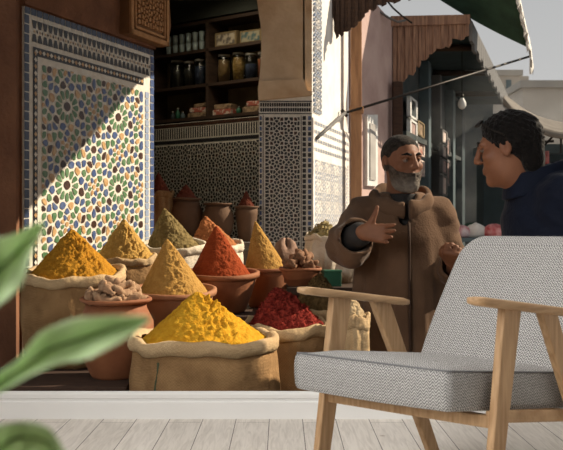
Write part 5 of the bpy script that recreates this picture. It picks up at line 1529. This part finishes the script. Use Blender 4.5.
def xrail(y, z, h, d_, name):
    mb = MB().box((-XF+TH/2, y, z), (XF+0.014-TH/2, y+d_, z+h)); mb.build(name, M_oak, ch, 0.003)
xrail(0.098, 0.248, 0.032, 0.022, 'front_rail')
xrail(0.545, 0.20, 0.03, 0.022, 'rear_rail')
# cushions: rounded, crowned blocks with a piping line
def cushion(name, y0, y1, zfront, zback, tb_, x0, x1, crown=0.018, parent=ch):
    nx, ny = 28, 24
    mb = MB(); top = []; 
    def edge(t): return 1-(abs(2*t-1))**8
    def zt_(y): return zfront+(zback-zfront)*((y-y0)/(y1-y0))
    rows_ = []
    for j in range(ny+1):
        v = j/ny; row = []
        for i in range(nx+1):
            u = i/nx
            ex = min(u, 1-u)*2; ey = min(v, 1-v)*2
            e = (1-(1-min(1, ex*2.2))**2.5)*(1-(1-min(1, ey*2.2))**2.5)
            x = x0+(x1-x0)*u; y = y0+(y1-y0)*v
            # soft plan corners
            cx, cy = 2*u-1, 2*v-1
            k = 1-0.020*(cx*cx*cy*cy)
            x = (x0+x1)/2+(x-(x0+x1)/2)*k; y = (y0+y1)/2+(y-(y0+y1)/2)*k
            row.append(Vector((x, y, zt_(y)+crown*e)))
        rows_.append(row)
    ring = [rows_[0][i] for i in range(nx+1)]+[rows_[j][nx] for j in range(1, ny+1)]+[rows_[ny][i] for i in range(nx-1, -1, -1)]+[rows_[j][0] for j in range(ny-1, 0, -1)]
    mb.sheet(rows_)
    cxx, cyy = (x0+x1)/2, (y0+y1)/2
    n = len(ring); loops = [ring]
    for k, (f, s_) in enumerate([(0.06, 0.004), (0.25, 0.008), (0.55, 0.008), (0.85, 0.005), (0.96, 0.0), (1.0, -0.012)]):
        lp = []
        for p in ring:
            d2 = Vector((p.x-cxx, p.y-cyy, 0)); d2 = Vector((math.copysign(1, d2.x)*(abs(d2.x)/(x1-x0)*2)**6, math.copysign(1, d2.y)*(abs(d2.y)/(y1-y0)*2)**6, 0))
            if d2.length > 1e-6: d2.normalize()
            sag = 0.006*(1-((p.x-cxx)/(x1-x0)*2)**2)
            lp.append(p+d2*s_-Vector((0, 0, (tb_+sag*0.5)*f)))
        loops.append(lp)
    for a in range(len(loops)-1):
        vs = loops[a]+loops[a+1]; mb.add(vs, [(i, n+i, n+(i+1) % n, (i+1) % n) for i in range(n)], 0, True)
    mb.add(loops[-1], [tuple(range(n))], 0, False)
    o = mb.build(name, M_herring, parent)
    pm = MB(); pr = ring+[ring[0]]
    pm.tube([p+Vector((0, 0, 0.001)) for p in pr], 0.0028, 6, cap=False); pm.build('piping', M_piping, o)
    return o
cushion('seat_cushion', -0.052, 0.56, 0.402, 0.335, 0.098, -0.25, 0.25)
# backrest: swept profile
prof_ = [(0.500, 0.325), (0.535, 0.39), (0.573, 0.452), (0.642, 0.552), (0.690, 0.617), (0.730, 0.668), (0.762, 0.700), (0.792, 0.714), (0.822, 0.708)]
back_p = [(0.845, 0.680), (0.815, 0.650), (0.770, 0.600), (0.720, 0.540), (0.655, 0.455), (0.610, 0.385), (0.575, 0.315)]
def smooth_curve(pts, n):
    pts = [Vector((a, b2, 0)) for a, b2 in pts]; out = []
    for i in range(n+1):
        t = i/n*(len(pts)-1); k = min(int(t), len(pts)-2); f = t-k
        p0 = pts[max(k-1, 0)]; p1 = pts[k]; p2 = pts[k+1]; p3 = pts[min(k+2, len(pts)-1)]
        out.append(0.5*((2*p1)+(-p0+p2)*f+(2*p0-5*p1+4*p2-p3)*f*f+(-p0+3*p1-3*p2+p3)*f**3))
    return out
full = smooth_curve(prof_+back_p, 60)
cen = Vector((sum(p.x for p in full)/len(full), sum(p.y for p in full)/len(full), 0))
mb = MB(); nu = 30; npf = len(full); vs = []
XW = 0.262
for i in range(nu+1):
    u = -1+2*i/nu
    e = abs(u)
    x = XW*math.copysign(1-(1-e)**1.0, u)
    sh_ = 1.0 if e < 0.86 else max(0.0, 1-((e-0.86)/0.14)**2.6)
    for k_, p in enumerate(full):
        # thin toward the rounded side edges, corners rounded off at the top
        mid = Vector((p.x, p.y, 0))
        opp = full[npf-1-k_]
        m_ = (p+opp)/2
        q_ = m_+(p-m_)*(0.25+0.75*math.sqrt(max(0, sh_)))
        topness = max(0, (q_.y-0.60)/0.115)
        drop = 0.06*max(0, (e-0.74)/0.26)**2*topness
        vs.append((x*(1-0.0*topness), q_.x-drop*0.75, q_.y-drop))
fs = [(i*npf+k_, (i+1)*npf+k_, (i+1)*npf+k_+1, i*npf+k_+1) for i in range(nu) for k_ in range(npf-1)]
fs += [((i+1)*npf, i*npf, i*npf+npf-1, (i+1)*npf+npf-1) for i in range(nu)]
fs += [tuple(range(npf))[::-1], tuple(nu*npf+k_ for k_ in range(npf))]
fs = [f[::-1] for f in fs]
mb.add(vs, fs, 0, True); mb.build('backrest', M_herring, ch)

# ------------------------------------------------------------------ foreground plant
M_leaf = None
def leafmat():
    m = bpy.data.materials.new('leaf_green'); m.use_nodes = True
    t = m.node_tree; b = t.nodes['Principled BSDF']; b.inputs['Roughness'].default_value = 0.5
    tcn = node(t, 'ShaderNodeTexCoord'); n = node(t, 'ShaderNodeTexNoise'); n.inputs['Scale'].default_value = 14; n.inputs['Detail'].default_value = 4
    t.links.new(tcn.outputs['Object'], n.inputs['Vector'])
    rp = node(t, 'ShaderNodeValToRGB'); rp.color_ramp.elements[0].position = 0.35; rp.color_ramp.elements[0].color = (0.54, 0.69, 0.40, 1)
    rp.color_ramp.elements[1].position = 0.7; rp.color_ramp.elements[1].color = (0.70, 0.80, 0.54, 1)
    t.links.new(n.outputs['Fac'], rp.inputs[0]); t.links.new(rp.outputs[0], b.inputs['Base Color'])
    tr = node(t, 'ShaderNodeBsdfTranslucent'); t.links.new(rp.outputs[0], tr.inputs[0])
    mx = node(t, 'ShaderNodeMixShader'); mx.inputs[0].default_value = 0.5
    t.links.new(b.outputs[0], mx.inputs[1]); t.links.new(tr.outputs[0], mx.inputs[2])
    t.links.new(mx.outputs[0], t.nodes['Material Output'].inputs[0])
    return m
M_leaf = leafmat(); M_stem = mat('plant_stem', (0.13, 0.22, 0.07), 0.6)
YL = 0.58
plx, ply = -0.33, 0.60
pl = thing('potted_plant', 'broad leaved green houseplant reaching in from the left foreground', 'plant', (plx, ply, 0))
def leaf(mid, widths, label_ang, dep):      # mid: px polyline base->tip
    n = 22; pts = [Vector((a, b2, 0)) for a, b2 in mid]
    g = []
    for i in range(n+1):
        t = i/n*(len(pts)-1); k_ = min(int(t), len(pts)-2); f = t-k_
        p0 = pts[max(k_-1, 0)]; p1 = pts[k_]; p2 = pts[k_+1]; p3 = pts[min(k_+2, len(pts)-1)]
        c_ = 0.5*((2*p1)+(-p0+p2)*f+(2*p0-5*p1+4*p2-p3)*f*f+(-p0+3*p1-3*p2+p3)*f**3)
        dv = ((p2-p0)*0.5*(1-f)+(p3-p1)*0.5*f); dv.normalize(); nv = Vector((-dv.y, dv.x, 0))
        wl = np.interp(t, range(len(widths)), [w_[0] for w_ in widths]); wr = np.interp(t, range(len(widths)), [w_[1] for w_ in widths])
        row = []
        for j in range(-6, 7):
            s_ = j/6; w_ = wl if s_ < 0 else wr
            q_ = c_+nv*s_*w_
            Yq = YL+dep*(i/n)+0.035*(1-abs(s_))*0.5+0.004*math.sin(i*0.9+s_*3)-abs(s_)*0.010
            row.append(P(q_.x, q_.y, Yq)-Vector((plx, ply, 0)))
        g.append(row)
    o = MB().sheet(g).build('leaf', M_leaf, pl, solid=0.0006)
    rib = [r2[6]+Vector((0, -0.001, 0)) for r2 in g]
    MB().tube(rib, [0.0016*(1-i/(n+1)*0.7) for i in range(n+1)], 6).build('midrib', M_stem, o)
    base = g[0][6]
    MB().tube([Vector((0, 0, 0.16)), Vector((base.x*0.25, base.y*0.3, 0.16+(base.z-0.16)*0.55)), Vector((base.x*0.7, base.y*0.8, base.z*0.98+0.003)), base], [0.006, 0.005, 0.0035, 0.002], 8).build('stem', M_stem, pl)
leaf([(-50, 318), (-20, 290), (2, 268), (24, 244), (46, 221)], [(2, 2), (26, 24), (34, 27), (14, 11), (0.5, 0.5)], 0, 0.03)
leaf([(-45, 412), (-8, 388), (22, 368), (50, 350), (82, 338), (118, 328), (151, 318)], [(3, 3), (9, 8), (8, 10), (20, 16), (21, 22), (13, 14), (0.5, 0.5)], 0, -0.02)
leaf([(-45, 480), (-10, 452), (18, 438), (44, 441), (68, 462)], [(3, 3), (20, 22), (16, 24), (14, 18), (0.5, 0.5)], 0, 0.02)
MB().lathe([(0.001, 0), (0.075, 0), (0.105, 0.19), (0.11, 0.20), (0.098, 0.20), (0.09, 0.165), (0.001, 0.16)], 40).build('pot', mat('white_ceramic', (0.7, 0.69, 0.67), 0.4), pl)
MB().lathe([(0.001, 0.155), (0.088, 0.155), (0.088, 0.168), (0.001, 0.175)], 30).build('soil', mat('soil', (0.05, 0.035, 0.025), 0.95), pl)

# ------------------------------------------------------------------ drifting smoke in the covered street
hz = bpy.data.materials.new('street_smoke'); hz.use_nodes = True
t = hz.node_tree; t.nodes.remove(t.nodes['Principled BSDF'])
vs_ = node(t, 'ShaderNodeVolumeScatter'); vs_.inputs['Color'].default_value = (0.93, 0.95, 0.97, 1); vs_.inputs['Anisotropy'].default_value = 0.2
tcn = node(t, 'ShaderNodeTexCoord'); nn_ = node(t, 'ShaderNodeTexNoise'); nn_.inputs['Scale'].default_value = 1.1; nn_.inputs['Detail'].default_value = 3; nn_.inputs['Distortion'].default_value = 0.8
t.links.new(tcn.outputs['Object'], nn_.inputs['Vector'])
mr_ = node(t, 'ShaderNodeMapRange'); mr_.inputs['From Min'].default_value = 0.45; mr_.inputs['From Max'].default_value = 0.75; mr_.inputs['To Min'].default_value = 0.004; mr_.inputs['To Max'].default_value = 0.075
t.links.new(nn_.outputs['Fac'], mr_.inputs['Value']); t.links.new(mr_.outputs['Result'], vs_.inputs['Density'])
t.links.new(vs_.outputs[0], t.nodes['Material Output'].inputs['Volume'])
hm = MB().box((0.9, 10.6, GZ+0.02), (5.5, 17.0, 2.55)).build('street_smoke', hz)
tag(hm, 'thin pale smoke hanging in the covered street behind the two men', 'smoke', None, 'stuff')
